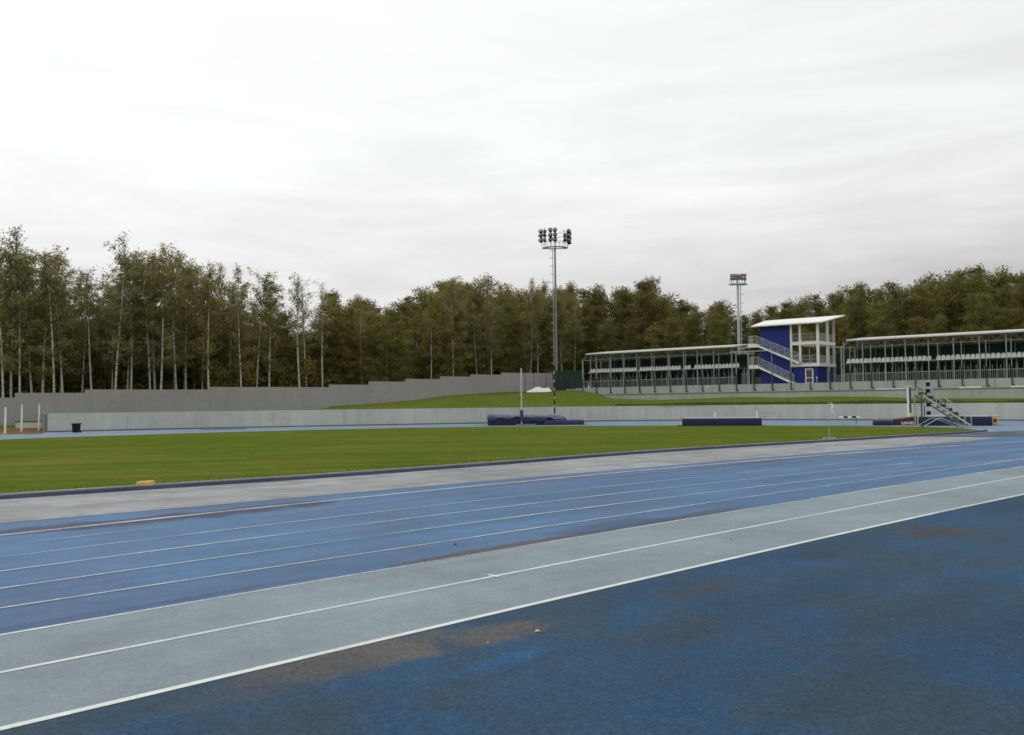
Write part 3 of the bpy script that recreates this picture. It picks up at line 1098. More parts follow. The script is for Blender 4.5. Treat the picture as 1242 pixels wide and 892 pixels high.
def mast(loc, hgt, label, r0, r1, groups, ladder_dir, white_top, rows, rz=0.0, plat=1.0, lamp=1.0):
    ms = thing('floodlight_mast', label, 'floodlight', loc, rz, 'stadium floodlight masts')
    n = 6
    body = MB()
    for k in range(n):
        a, b = k / n, (k + 1) / n
        body.tube((0, 0, hgt * a), (0, 0, hgt * b), r0 + (r1 - r0) * a, r0 + (r1 - r0) * b, 12, cap=(k in (0, n - 1)))
    body.build('mast', M['galv_light'] if white_top else M['mast_grey'], ms)
    ld = MB()
    lx, ly = math.cos(ladder_dir), math.sin(ladder_dir)
    for sd in (-.2, .2):
        c = Vector((lx * (r0 + .16) - ly * sd, ly * (r0 + .16) + lx * sd, 0))
        ld.tube(c + Vector((0, 0, 2)), c + Vector((0, 0, hgt)), 0.035, n=5)
    z = 2.0
    k = 0
    while z < hgt:
        c = Vector((lx * (r0 + .16), ly * (r0 + .16), z))
        t = Vector((-ly * .2, lx * .2, 0))
        ld.tube(c - t, c + t, 0.022, n=4)
        if k % 4 == 0:
            ld.tube(Vector((0, 0, z)), c, 0.03, n=4)
            hoop = [c + Vector((lx * .55 * math.sin(a), ly * .55 * math.sin(a), 0)) + Vector((-ly, lx, 0)) * .38 * math.cos(a) for a in np.linspace(0, math.pi, 6)]
            for h0, h1 in zip(hoop[:-1], hoop[1:]):
                ld.tube(h0, h1, 0.03, n=4)
        z += 0.35; k += 1
    ld.build('ladder', M['galv_light'], ms)
    # service platform
    pt = MB()
    arc = [Vector((2.0 * plat * math.cos(a), 2.0 * plat * math.sin(a) * 0.9, hgt)) for a in np.linspace(R(185), R(355), 9)]
    for a0, a1 in zip(arc[:-1], arc[1:]):
        pt.bar(a0, a1, 0.55, 0.14)
        pt.tube(a0 + Vector((0, 0, 0.05)), a1 + Vector((0, 0, 0.05)), 0.05, n=5)
        pt.tube(a0 + Vector((0, 0, 1.0)), a1 + Vector((0, 0, 1.0)), 0.03, n=5)
        pt.tube(a0, a0 + Vector((0, 0, 1.0)), 0.03, n=5)
    for a0 in (arc[0], arc[4], arc[-1]):
        pt.bar((0, 0, hgt - .05), a0, 0.18, 0.14)
    pt.tube((-2.1 * plat, 0, hgt - .02), (2.1 * plat, 0, hgt - .02), 0.09, n=6)
    pt.build('platform', M['galv'], ms)
    MB().tube((0, 0, hgt), (0, 0, hgt + rows[-1] + .5), r1 * .7, .09, 8).build('mast_head', M['galv'], ms)
    lm, ll = lamp_proto()
    proto = None
    rr = random.Random(5)
    fr = MB()
    for (ang, rad, offs) in groups:
        c = Vector((rad * math.cos(ang), rad * math.sin(ang), hgt))
        tdir = Vector((-math.sin(ang), math.cos(ang), 0))
        fr.tube(c + tdir * offs[0], c + tdir * offs[0] + Vector((0, 0, rows[-1] + .2)), .045, n=5)
        fr.tube(c + tdir * offs[-1], c + tdir * offs[-1] + Vector((0, 0, rows[-1] + .2)), .045, n=5)
        for z in rows:
            fr.tube(c + tdir * (offs[0] - .3) + Vector((0, 0, z)), c + tdir * (offs[-1] + .3) + Vector((0, 0, z)), .04, n=5)
            fr.tube(c + Vector((0, 0, z)), Vector((0, 0, hgt + z)), .025, n=5)
            for of in offs:
                if rr.random() < .02:
                    continue
                q = c + tdir * of + Vector((0.28 * math.cos(ang), 0.28 * math.sin(ang), z + rr.uniform(-.06, .06)))
                if proto is None:
                    a_ = lm.build('floodlight', M['lamp_dark'], ms, smooth=True)
                    ll.build('lens', M['lens'], a_)
                    proto = a_
                else:
                    a_ = copy_tree(proto, ms)
                a_.location = q
                a_.scale = (lamp, lamp, lamp)
                a_.rotation_euler = (R(-38) , 0, ang + math.pi / 2 + rr.uniform(-.25, .25))
    fr.build('lamp_frame', M['galv'], ms)
    return ms


def gbase(px, D, z):
    x, y = pxd(px, D)
    return Vector((x, y, z))


b1 = gbase(675, 152, 3.9)
z1 = at(672, 301.5, 152).z - 3.9
mast(b1, z1, 'tall floodlight mast with three banks of dark lamps, rising behind the striped upright', .25, .15,
     [(R(226), 2.9, (-.42, .42)), (R(260), 2.5, (-.40, .40)), (R(311), 2.7, (-.42, .42)), (R(352), 2.2, (-.35, .35))], R(188), False, (0.95, 1.8, 2.6), lamp=1.2)
b2 = gbase(897, 138, 4)
z2 = at(894, 345.5, 138).z - 4
mast(b2, z2, 'shorter floodlight mast with one flat bank of lamps, left of the blue tower', .24, .17,
     [(R(262), .8, (-1.0, -.6, -.2, .2, .6, 1.0))], R(-5), True, (0.75, 1.25), plat=.62, lamp=.8)
# straighten: the masts stand plumb, the picture's lean comes from the camera

# ------------------------------------------------------------------ left of the left stand
# dark windscreen panels beside the mast
d0, d1 = pxd(673, 146), pxd(708, 143.5)
ws = thing('windscreen_fence', 'dark boarded windscreen with green netting above, beside the left end of the far stand', 'fence', (*d0, 3.7), math.atan2(d1[1] - d0[1], d1[0] - d0[0]))
Lw = math.hypot(d1[0] - d0[0], d1[1] - d0[1])
MB().box(0, Lw, 0, 0.06, 0.1, 2.15).build('board_panel', M['navy_board'], ws)
MB().box(0, Lw, 0.02, 0.05, 2.16, 3.5).build('netting', M['green_net'], ws)
for k in range(4):
    MB().tube((Lw * k / 3, -0.06, -.2), (Lw * k / 3, -0.06, 3.7), 0.05, n=6).build('post', M['dark_steel'], ws)
# thin dark posts in front of the grey fence end
d0, d1 = pxd(636, 143), pxd(671, 143)
wf = thing('wire_fence', 'thin dark wire fence posts around the white heap on the bank', 'fence', (*d0, 3.6))
for px in (636.5, 647.5, 662.5, 670.5):
    xx = pxd(px, 143)[0] - d0[0]
    MB().tube((xx, 0, -.3), (xx, 0, 3.5), 0.045, n=6).build('post', M['dark_steel'], wf)
wm = MB()
for z in (.4, 1.4, 2.4, 3.3):
    wm.tube((0, 0, z), (d1[0] - d0[0], 0, z), 0.008, n=3)
wm.build('wire', M['dark_steel'], wf)


def heap(px0, px1, D, zbase, hgt, dep, mat, name, label, cat, seed):
    rr = np.random.default_rng(seed)
    w = (px1 - px0) / F * D
    nx, ny = 34, 14
    bumps = [(rr.uniform(-.42, .42), rr.uniform(-.3, .3), rr.uniform(.08, .2), rr.uniform(.4, 1.0)) for _ in range(12)]
    vs, fs = [], []
    for i in range(nx + 1):
        for j in range(ny + 1):
            a, b = i / nx - .5, j / ny - .5
            e = max(0.0, 1 - (abs(a) * 2) ** 4) * max(0.0, 1 - (abs(b) * 2) ** 3)
            h = .45 * e ** .4 + e ** .6 * max(bh * math.exp(-((a - bx) ** 2 / bs ** 2 + (b - by) ** 2 / (bs * 1.6) ** 2)) for bx, by, bs, bh in bumps) * .65
            vs.append((a * w, b * dep, h * hgt + float(rr.normal(0, .018)) * e))
    for i in range(nx):
        for j in range(ny):
            k = i * (ny + 1) + j
            fs.append((k, k + ny + 1, k + ny + 2, k + 1))
    o = MB().add(vs, fs).build(name, mat, smooth=True)
    o.location = gbase((px0 + px1) / 2, D, zbase)
    return tag(o, label, cat)


heap(638, 669, 140, terrain_z(652, 140) - .05, .80, 2.2, M['sheet_white'], 'covered_heap', 'crumpled white sheet over a heap on the grass bank by the wire fence', 'sheet', 4)

# ------------------------------------------------------------------ jumping mats and uprights
def soft_mat(mb, w, d, h, seed, sag=.05, n=18):
    """foam mat with slightly bulging sides and an uneven top"""
    rr = np.random.default_rng(seed)
    ph = rr.uniform(0, 6, 6)
    nx, ny = n, 8
    vs, fs = [], []

    def P(a, b, t):
        bul = .04 * math.sin(math.pi * t)
        x = (a - .5) * (w + bul)
        y = (b - .5) * (d + bul)
        z = h * t
        if t > .99:
            z -= sag * (math.sin(a * 7 + ph[0]) * math.sin(b * 4 + ph[1]) * .5 + .5) * (4 * a * (1 - a)) ** .5
        return (x, y, z)
    idx = {}
    ring = [(i / nx, 0) for i in range(nx)] + [(1, j / ny) for j in range(ny)] + [(1 - i / nx, 1) for i in range(nx)] + [(0, 1 - j / ny) for j in range(ny)]
    m = len(ring)
    for t in (0, .25, .5, .75, .94):
        vs += [P(a, b, t) for a, b in ring]
    for k in range(4):
        for i in range(m):
            fs.append((k * m + i, k * m + (i + 1) % m, (k + 1) * m + (i + 1) % m, (k + 1) * m + i))
    base = len(vs)
    for i in range(nx + 1):
        for j in range(ny + 1):
            vs.append(P(.008 + .984 * i / nx, .008 + .984 * j / ny, 1.0))
    for i in range(nx):
        for j in range(ny):
            k = base + i * (ny + 1) + j
            fs.append((k, k + ny + 1, k + ny + 2, k + 1))
    # close the rim between sides and top
    top = [base + i * (ny + 1) for i in range(nx)] + [base + nx * (ny + 1) + j for j in range(ny)] + [base + (nx - i) * (ny + 1) + ny for i in range(nx)] + [base + (ny - j) for j in range(ny)]
    for i in range(m):
        fs.append((4 * m + i, 4 * m + (i + 1) % m, top[(i + 1) % m], top[i]))
    return mb.add(vs, fs)


# pole vault landing bed
D0 = ground(640, 516.2).y
xL, xM, xR = pxd(591, D0)[0], pxd(664, D0)[0], pxd(699, D0)[0]
pv = thing('pole_vault_mat', 'large sagging violet blue pole vault mat with a rumpled cover, left of the other mats', 'landing mat', ((xL + xM) / 2, D0 + 2.6, 0.02))
wM = xM - xL
soft_mat(MB(), wM, 5.0, .72, 3, .12).build('mat_body', M['navy_vinyl'], pv, smooth=True)
# rumpled top cover that slumps to the right
rr = np.random.default_rng(8)
nx, ny = 48, 16
vs, fs = [], []
for i in range(nx + 1):
    for j in range(ny + 1):
        a, b = i / nx, j / ny
        x = -wM / 2 - .06 + a * (wM + 1.6)
        y = -2.56 + b * 5.15
        top = .92 - .10 * math.sin(a * 3.1) - .46 * max(0, a - .52) ** 1.0 * (1.3 - .5 * b)
        wr = .045 * math.sin(a * 19 + b * 5) + .03 * math.sin(a * 33 - b * 9 + 1) + .02 * math.sin(b * 21 + a * 8)
        edge = max(0, 1 - b / .10)
        drop = edge * (.18 + .20 * (.5 + .5 * math.sin(a * 13 + .6)) + .10 * math.sin(a * 29))
        z = max(top + wr * (.4 + a) - drop, .10)
        y2 = y - edge * .09
        vs.append((x, y2, z))
for i in range(nx):
    for j in range(ny):
        k = i * (ny + 1) + j
        fs.append((k, k + ny + 1, k + ny + 2, k + 1))
co = MB().add(vs, fs).build('mat_cover', M['violet_vinyl'], pv, smooth=True)
so = co.modifiers.new('thick', 'SOLIDIFY'); so.thickness = 0.03
wR = xR - xM
sb = soft_mat(MB(), 1.75, 4.8, .56, 12, .03).build('side_pad', M['navy_vinyl'], pv, smooth=True)
sb.location = (wM / 2 + .76, .05, 0)
fm = soft_mat(MB(), wR + .9, 4.6, .42, 5, .08).build('front_pad', M['violet_vinyl'], pv, smooth=True)
fm.location = (wM / 2 + wR / 2 + .15, -.45, 0)
fm2 = soft_mat(MB(), 1.7, 1.2, .10, 6, .02).build('base_board', M['grey_board'], pv, smooth=True)
fm2.location = (wM / 2 - 2.0, -2.85, 0)


def upright(px, ytop, ybase, r, mat, label, name='vault_upright', base=True, D=None, group=None):
    if D is None:
        p = ground(px, ybase)
    else:
        p = gbase(px, D, 0.01)
    zt = at(px, ytop, p.y).z
    o = thing(name, label, 'jump upright', (p.x, p.y, 0.01), 0, group)
    MB().tube((0, 0, 0.0), (0, 0, zt), r, r * .9, 10).build('pole', mat, o, smooth=False)
    if base:
        MB().box(-.3, .3, -.45, .45, 0, .07).build('base_plate', M['grey_board'], o)
    return o, zt


Dm = D0 + 0.6
vu, zt = upright(632, 447, 0, .07, M['galv_light'], 'tall pale vault upright standing at the violet mat with a dark collar', D=D0 + .0)
MB().box(-.14, .14, -.14, .14, .35, 1.35).build('collar', M['dark_steel'], vu)
MB().box(-.24, .14, -.05, .05, zt - 2.05, zt - 1.98).build('bar_peg', M['galv'], vu)
vs_, zt = upright(672, 443.5, 0, .075, M['stripes'], 'tall black and white striped vault upright right of the pale one', D=D0 + 2.5)
MB().box(-.16, .2, -.06, .06, zt - 1.3, zt - .9).build('bar_peg', M['dark_steel'], vs_)

# middle mat with two short posts behind it
def facing(px0, px1, D):
    """front centre, heading and width of something that squarely faces the camera side of the lawn"""
    pm = (px0 + px1) / 2
    x = (pm - W / 2) / F * D
    az_ = math.atan2(x, D)
    return Vector((x, D, .01)), -az_, (px1 - px0) / F * D * math.cos(az_)


def back(v, rz, d):
    return v + Vector((-math.sin(rz), math.cos(rz), 0)) * d


Dq = ground(873, 517.3).y
fc, rz_, wq = facing(826, 922, Dq)
hm = thing('high_jump_mat', 'navy blue high jump mat with a pale top edge, below the blue tower stairs', 'landing mat', back(fc, rz_, 1.9), rz_)
soft_mat(MB(), wq, 3.8, .62, 9, .03).build('mat_body', M['navy_vinyl'], hm, smooth=True)
tp = soft_mat(MB(), wq - .2, 3.7, .03, 10, .015).build('top_cover', M['lavender'], hm, smooth=True)
tp.location = (0.03, 0, .605)
ft = MB().box(-wq / 2 - .40, -wq / 2 + .05, -1.95, -1.1, 0, .07).build('foot_board', M['black_plastic'], hm)
for px, yt, lab in ((866.3, 500, 'short white jump post behind the middle of the navy high jump mat'), (917, 498.5, 'short white jump post behind the right end of the navy high jump mat')):
    p = gbase(px, Dq + 4.4, 0.01)
    zt = at(px, yt, p.y).z
    o = thing('jump_post', lab, 'jump upright', p, 0, 'posts behind the high jump mat')
    MB().tube((0, 0, 0), (0, 0, zt), .06, .055, 8).build('pole', M['white_paint'], o)
    MB().box(-.3, .3, -.3, .3, 0, .06).build('base_plate', M['galv'], o)

# right hand mats: low navy pad, maroon wedge, large navy mat, orange block
Dr = ground(1080, 516.3).y
def X(px, D): return pxd(px, D)[0]
fc, rz_, wl = facing(1057, 1080.5, Dr)
o = soft_mat(MB(), wl, 2.4, .36, 21, .02).build('low_pad', M['navy_dark'], smooth=True)
o.location = back(fc, rz_, 1.2)
o.rotation_euler = (0, 0, rz_)
tag(o, 'low navy foam pad at the left end of the maroon mat', 'landing mat')
fc, rz_, wm_ = facing(1081, 1111, Dr)
mr = thing('maroon_mat', 'maroon foam mat with small white letters, between the navy pads', 'landing mat', back(fc, rz_, 1.45), rz_)
p = [(-wm_ / 2, -1.45), (wm_ / 2, -1.45), (wm_ / 2, 1.5), (-wm_ / 2, 1.5)]
MB().hexa([(x, y, 0) for x, y in p] + [(-wm_ / 2, -1.45, .42), (wm_ / 2, -1.45, .64), (wm_ / 2, 1.5, .66), (-wm_ / 2, 1.5, .44)]).build('mat_body', M['maroon_vinyl'], mr, bevel=.03)
cu = bpy.data.curves.new('lettering', 'FONT')
cu.body = 'UANEL'
cu.size = .30
cu.extrude = .004
cu.offset = 0.006
cu.align_x = 'RIGHT'
cu.materials.append(M['white_paint'])
tmp = bpy.data.objects.new('lettering_curve', cu)
lm_ = bpy.data.meshes.new_from_object(tmp)
bpy.data.objects.remove(tmp)
lo = bpy.data.objects.new('lettering', lm_)
COL.objects.link(lo)
lo.parent = mr
lo.location = (wm_ / 2 - .16, -1.462, .06)
lo.rotation_euler = (R(90), 0, 0)

Dn = ground(1150, 516.8).y
fc, rz_, wn = facing(1112, 1200.5, Dn)
nm_ = thing('landing_mat', 'large navy landing mat with a pale top edge, behind the judges stairs', 'landing mat', back(fc, rz_, 2.0), rz_)
soft_mat(MB(), wn, 4.0, .66, 31, .03).build('mat_body', M['navy_vinyl'], nm_, smooth=True)
tc = soft_mat(MB(), wn - .3, 3.9, .03, 32, .015).build('top_cover', M['lavender'], nm_, smooth=True)
tc.location = (0, 0, .645)
fc, rz_, wo = facing(1201.3, 1209, Dn)
ob = thing('foam_block', 'pale orange foam block with a dark hole, at the right end of the navy mat', 'foam block', back(fc, rz_, .0), rz_)
MB().box(-wo / 2, wo / 2, 0, 1.4, 0, .70).build('block', M['orange_foam'], ob, bevel=.03)
MB().box(-.08, .1, -.012, .01, .24, .44).build('hole', M['navy_board'], ob)

# tall white upright with a T top, dark twin beside it
p = Vector((X(1100.5, Dr + 3.6), Dr + 3.6, 0.01))
zt = at(1100, 469, p.y).z
wu = thing('jump_standard', 'tall white jump standard with a flat T top in front of the maroon mat', 'jump upright', p)
MB().box(-.055, .055, -.05, .05, 0, zt - .06).build('pole', M['white_paint'], wu)
MB().box(-.28, .36, -.08, .08, zt - .06, zt + .04).build('top_bar', M['galv_light'], wu)
MB().box(.10, .22, -.05, .05, zt - 2.1, zt - .08).build('slide', M['dark_steel'], wu)
MB().box(-.35, .35, -.3, .3, 0, .06).build('base_plate', M['galv'], wu)

# judges' stairs
Ds = ground(1150, 519.5).y
X0, X1 = X(1118, Ds), X(1178, Ds)
js = thing('judges_stairs', 'stepped aluminium judges stairs with handrails in front of the navy landing mat', 'judges stand', (X0, Ds, .01))
LX = X1 - X0
topz = at(1120, 478, Ds).z
nS = 8
for yy, nm in ((0.0, 'stringer'), (1.1, 'stringer')):
    MB().bar((0.0, yy, topz - .1), (LX * .97, yy, .12), .06, .11).build(nm, M['galv_light'], js)
    MB().tube((0.15, yy, topz + .62), (LX * .98, yy, .80), .03, n=6).build('handrail', M['galv_light'], js)
    for k in range(5):
        t = k / 4
        xx = .15 + (LX * .97 - .15) * t
        zz = topz - .12 + (.12 - topz + .1) * t
        MB().tube((xx, yy, max(zz, 0)), (xx, yy, zz + .74), .025, n=6).build('rail_post', M['galv_light'], js)
for k in range(nS):
    t = (k + .3) / nS
    xx = LX * t
    zz = topz - (topz - .1) * (k + .3) / nS
    MB().box(xx - .22, xx + .26, -.02, 1.12, zz - .05, zz).build('tread', M['mast_grey'], js)
    MB().box(xx + .05, xx + .24, .10, 1.0, zz + .002, zz + .20).build('footrest', M['dark_steel'], js)
for yy in (0.05, 1.05):
    MB().tube((-.05, yy, 0), (-.05, yy, topz - .05), .045, n=6).build('leg', M['galv'] if yy > .5 else M['dark_steel'], js)
    MB().tube((LX * .85, yy, 0), (LX * .85, yy, .8), .045, n=6).build('leg', M['galv'], js)
    MB().tube((.05, yy, .12), (LX * .30, yy, .62), .035, n=6).build('brace', M['galv_light'], js)
    MB().tube((LX * .36, yy, .66), (LX * .86, yy, .04), .035, n=6).build('brace', M['galv_light'], js)
    MB().tube((LX * .28, yy, .62), (LX * .40, yy, .66), .035, n=6).build('brace', M['galv_light'], js)
MB().box(LX * .10, LX * .17, -.06, .06, topz + .2, topz + .9).build('top_post', M['galv_light'], js)
for z in (.18, .62, -.75, -1.3):
    MB().box(LX * .08, LX * .15, -.09, .05, topz + z - .12, topz + z + .14).build('clamp', M['black_plastic'], js)
# slim frame beside the stairs: two of the stairs' legs, built separately
p = ground(1112, 518.5)
sf = thing('leg_frame', 'slim two legged frame standing left of the judges stairs', 'frame', p + Vector((0, 0, .01)))
for px, yt, m_ in ((1111.5, 494, 'galv_light'), (1120, 492.5, 'dark_steel')):
    xx = X(px, p.y) - p.x
    MB().tube((xx, 0, 0), (xx, 0, at(px, yt, p.y).z), .04, n=8).build('leg', M[m_], sf)
    MB().box(xx - .16, xx + .16, -.2, .2, 0, .05).build('foot', M['galv'], sf)
xx0, xx1 = X(1112.5, p.y) - p.x, X(1119.5, p.y) - p.x
MB().tube((xx0, 0, 1.55), (xx1, 0, 1.55), .018, n=6).build('crossbar', M['dark_steel'], sf)

# hurdle
p = ground(1031, 516.2)
hu = thing('hurdle', 'white and black barred hurdle standing on the far bend, left of the low navy pad', 'hurdle', p + Vector((0, 0, .02)))
wh = X(1044, p.y) - X(1018.5, p.y)
hh = at(1031, 505.3, p.y).z
for k in range(5):
    w0 = wh / 5
    MB().box(-wh / 2 + w0 * k, -wh / 2 + w0 * (k + 1) - .004, -.012, .012, hh - .14, hh).build('bar_board', M['white_paint'] if k in (0, 2, 4) else M['black_plastic'], hu)
for sd in (-1, 1):
    MB().tube((sd * wh * .31, .03, .03), (sd * wh * .31, .03, hh - .03), .022, n=6).build('leg', M['galv'] if sd < 0 else M['dark_steel'], hu)
    MB().bar((sd * wh * .31, .05, .03), (sd * wh * .31, -.68, .03), .04, .04).build('foot', M['galv'], hu)

# post with a plate on the grey band and the white streamer near it
p = ground(1006, 533)
po = thing('marker_post', 'slim grey post on a flat base plate at the edge of the lawn', 'post', p + Vector((0, 0, .03)))
zt = at(1006, 489.5, p.y).z
MB().tube((0, 0, .05), (0, 0, zt), .024, n=8).build('pole', M['galv'], po)
MB().box(-.30, .28, -.14, .14, 0, .045).build('base_plate', M['tan_slab'], po)
MB().tube((0, 0, zt - .02), (.16, 0, zt + .02), .012, n=6).build('arm', M['galv'], po)
m_ = MB()
Lr, Rr = [], []
for k in range(9):
    t = k / 8
    x_ = .15 + .04 * t + .025 * math.sin(t * 7)
    Lr.append((x_ - .03 - .01 * t, .01 * math.sin(t * 9), zt - .01 - t * .52))
    Rr.append((x_ + .035 + .01 * math.sin(t * 5), .03 * math.sin(t * 9 + 1), zt - .01 - t * .50))
m_.strip(Lr, Rr)
ri = m_.build('wind_streamer', M['sheet_white'])
ri.location = po.location
so = ri.modifiers.new('thick', 'SOLIDIFY'); so.thickness = .006
tag(ri, 'white ribbon streamer hanging from the slim post at the lawn edge', 'streamer')

# yellow foam block on the lawn by the kerb
p = ground(176.5, 591.5, .03)
yb = MB()
yw = X(186.5, p.y) - X(167, p.y)
yb.hexa([(-yw / 2, -.14, 0), (yw / 2, -.14, .0), (yw / 2, .14, 0), (-yw / 2, .14, 0), (-yw / 2 + .01, -.13, .115), (yw / 2 - .02, -.13, .13), (yw / 2 - .01, .14, .135), (-yw / 2 + .01, .14, .12)])
yo = yb.build('foam_marker', M['yellow_foam'], bevel=.018)
yo.location = (p.x, p.y, .06)
tag(yo, 'small yellow foam block lying on the lawn beside the kerb', 'foam block')
yo.rotation_euler = (0, 0, .12)

# black bin by the wall
p = ground(92.5, 525)
bn = thing('litter_bin', 'black plastic bin standing by the left end of the pale retaining wall', 'bin', p + Vector((0, 0, .0)))
bh = at(92.5, 513.8, p.y).z
MB().hexa([(-.22, -.22, .03), (.22, -.22, .03), (.22, .22, .03), (-.22, .22, .03), (-.25, -.25, bh - .08), (.25, -.25, bh - .08), (.25, .25, bh - .08), (-.25, .25, bh - .08)]).build('body', M['black_plastic'], bn, bevel=.02)
MB().hexa([(-.30, -.30, bh - .076), (.30, -.30, bh - .076), (.30, .30, bh - .076), (-.30, .30, bh - .076), (-.28, -.28, bh), (.28, -.28, bh), (.28, .27, bh + .03), (-.28, .27, bh + .03)]).build('lid', M['black_plastic'], bn, bevel=.015)
for sd in (-1, 1):
    MB().tube((sd * .22 - .04, .3, .09), (sd * .22 + .04, .3, .09), .09, n=10).build('wheel', M['dark_steel'], bn)

# three white poles and the low block bench at the left edge
for (px, yb_, yt, lab) in ((6, 527, 494, 'leftmost of three white poles, at the left edge of the photo'), (26, 524, 490.5, 'middle one of three white poles standing in the orange leaf litter'), (47, 522.5, 490.5, 'white pole nearest the end of the pale retaining wall')):
    p = ground(px, yb_)
    o = thing('white_pole', lab, 'pole', p - Vector((0, 0, .01)), 0, 'white poles at the left of the far bend')
    MB().tube((0, 0, 0), (.03, 0, at(px, yt, p.y).z), .075, .06, 8).build('pole', M['white_paint'], o)
    MB().tube((0, 0, 0), (0, 0, .14), .13, .11, 8).build('socket', M['tan_slab'], o)
p = ground(36, 519.3)
be = thing('low_bench', 'low pale block bench with a dark plank top in the orange leaf litter', 'bench', p - Vector((0, 0, .01)))
wb = X(52.5, p.y) - X(20.5, p.y)
MB().box(-wb / 2, wb / 2, -.2, .2, 0, .62).build('block', M['retaining'], be, bevel=.02)
MB().box(-wb / 2 - .06, wb / 2 + .06, -.26, .26, .625, .70).build('plank_top', M['navy_board'], be)
# loose mat on the far bend by the wall
p = ground(270, 521.3)
o = soft_mat(MB(), 3.6, 1.0, .07, 44, .05).build('rubber_mat', M['grey_board'], smooth=True)
o.location = p + Vector((0, .4, .01))
tag(o, 'flat dark rubber mat lying on the far bend near the pale wall', 'mat')

# fallen leaves on the near apron
lv = {}
t = NT('fallen_leaf'); a = t.noise(t.pos(obj=True), 30, 3); LEAF = t.fin(t.mix(t.ramp(a, .3, .7), (0.62, 0.50, 0.30), (0.50, 0.34, 0.14)), .7)
spots = [(653, 768, 1.0, 'pale fallen leaf lying on the brown stain of the dark blue rubber'), (637, 765, .5, 'small pale leaf beside the larger fallen leaf on the brown stain'),
         (368, 805, .5, 'tiny fallen leaf at the left end of the brown stain'), (1134, 644, .6, 'small fallen leaf on the dark patch at the right'),
         (552, 661, 1.3, 'pale leaf on the blue lane beside the grey lanes'), (592, 781, .4, 'tiny yellow leaf in the middle of the brown stain'), (886, 655, .7, 'small dark leaf on the grey lanes')]
for i, (px, py, s, lab) in enumerate(spots):
    p = ground(px, py)
    m_ = MB()
    n = 9
    top_ = []
    for k in range(n):
        tt = k / (n - 1)
        w_ = math.sin(math.pi * tt ** .8) * .019 * (1 + .25 * math.sin(k * 2.4))
        top_.append((-.033 + .066 * tt, w_, .004 + .010 * math.sin(tt * 4 + i)))
    bot = [(x, -y * .9, z + .005 * math.sin(x * 80)) for x, y, z in top_]
    m_.strip(top_, bot)
    o = m_.build('fallen_leaf', LEAF if i != 6 else M['dark_steel'])
    o.location = (p.x, p.y, .010)
    o.scale = (s, s, s)
    o.rotation_euler = (.1, .1, i * 1.3)
    tag(o, lab, 'leaf', 'fallen leaves on the track')

# ------------------------------------------------------------------ trees
def leaf_mat(name, a, b, c, trans=0.35):
    t = NT(name)
    geo = t.n('ShaderNodeNewGeometry')
    oi = t.n('ShaderNodeObjectInfo')
    r_ = geo.outputs['Random Per Island']
    col = t.mix(t.ramp(r_, 0, 1), a, b)
    col = t.mix(t.ramp(oi.outputs['Random'], .45, 1.0, 0, .8), col, c)
    cl = t.noise(t.pos(), .45, 3, .6)
    col = t.scale_col(col, t.ramp(cl, .3, .7, .62, 1.42))
    t.fin(col, .7, .15)
    tr = t.n('ShaderNodeBsdfTranslucent')
    t.link(col, tr.inputs['Color'])
    mx = t.n('ShaderNodeMixShader')
    mx.inputs[0].default_value = trans
    t.link(t.b.outputs[0], mx.inputs[1])
    t.link(tr.outputs[0], mx.inputs[2])
    t.link(mx.outputs[0], t.out.inputs[0])
    return t.m


M['leaf_birch'] = leaf_mat('birch_leaves', (0.200, 0.192, 0.072), (0.330, 0.300, 0.135), (0.285, 0.240, 0.082))
M['leaf_bush'] = leaf_mat('aspen_leaves', (0.180, 0.152, 0.040), (0.290, 0.248, 0.074), (0.180, 0.195, 0.052))
M['leaf_dark'] = leaf_mat('alder_leaves', (0.118, 0.112, 0.033), (0.195, 0.176, 0.056), (0.180, 0.136, 0.042))
M['leaf_gold'] = leaf_mat('yellowing_leaves', (0.220, 0.190, 0.055), (0.300, 0.250, 0.08), (0.180, 0.165, 0.05))


M['leaf_lush'] = leaf_mat('lush_aspen_leaves', (0.148, 0.158, 0.042), (0.240, 0.240, 0.070), (0.225, 0.190, 0.054))


def bark(name, col, marks):
    t = NT(name)
    a = t.noise(t.pos((1, 1, .5), obj=True), 2.2, 5, .7)
    b = t.noise(t.pos((1, 1, 3), obj=True), 2.5, 4, .6)
    sx = t.n('ShaderNodeSeparateXYZ')
    t.link(t.pos(obj=True), sx.inputs[0])
    c = t.mix(t.ramp(b, .52, .62, 0, marks), col, (.03, .027, .022))
    c = t.mix(t.ramp(a, .45, .7, 0, .5), c, (col[0] * .5, col[1] * .5, col[2] * .48))
    return t.fin(c, .85, .1)


M['bark_birch'] = bark('birch_bark', (.60, .57, .50), .8)
M['limb'] = bark('limb_bark', (.13, .11, .085), .3)
M['bark_grey'] = bark('grey_bark', (.15, .13, .105), .5)


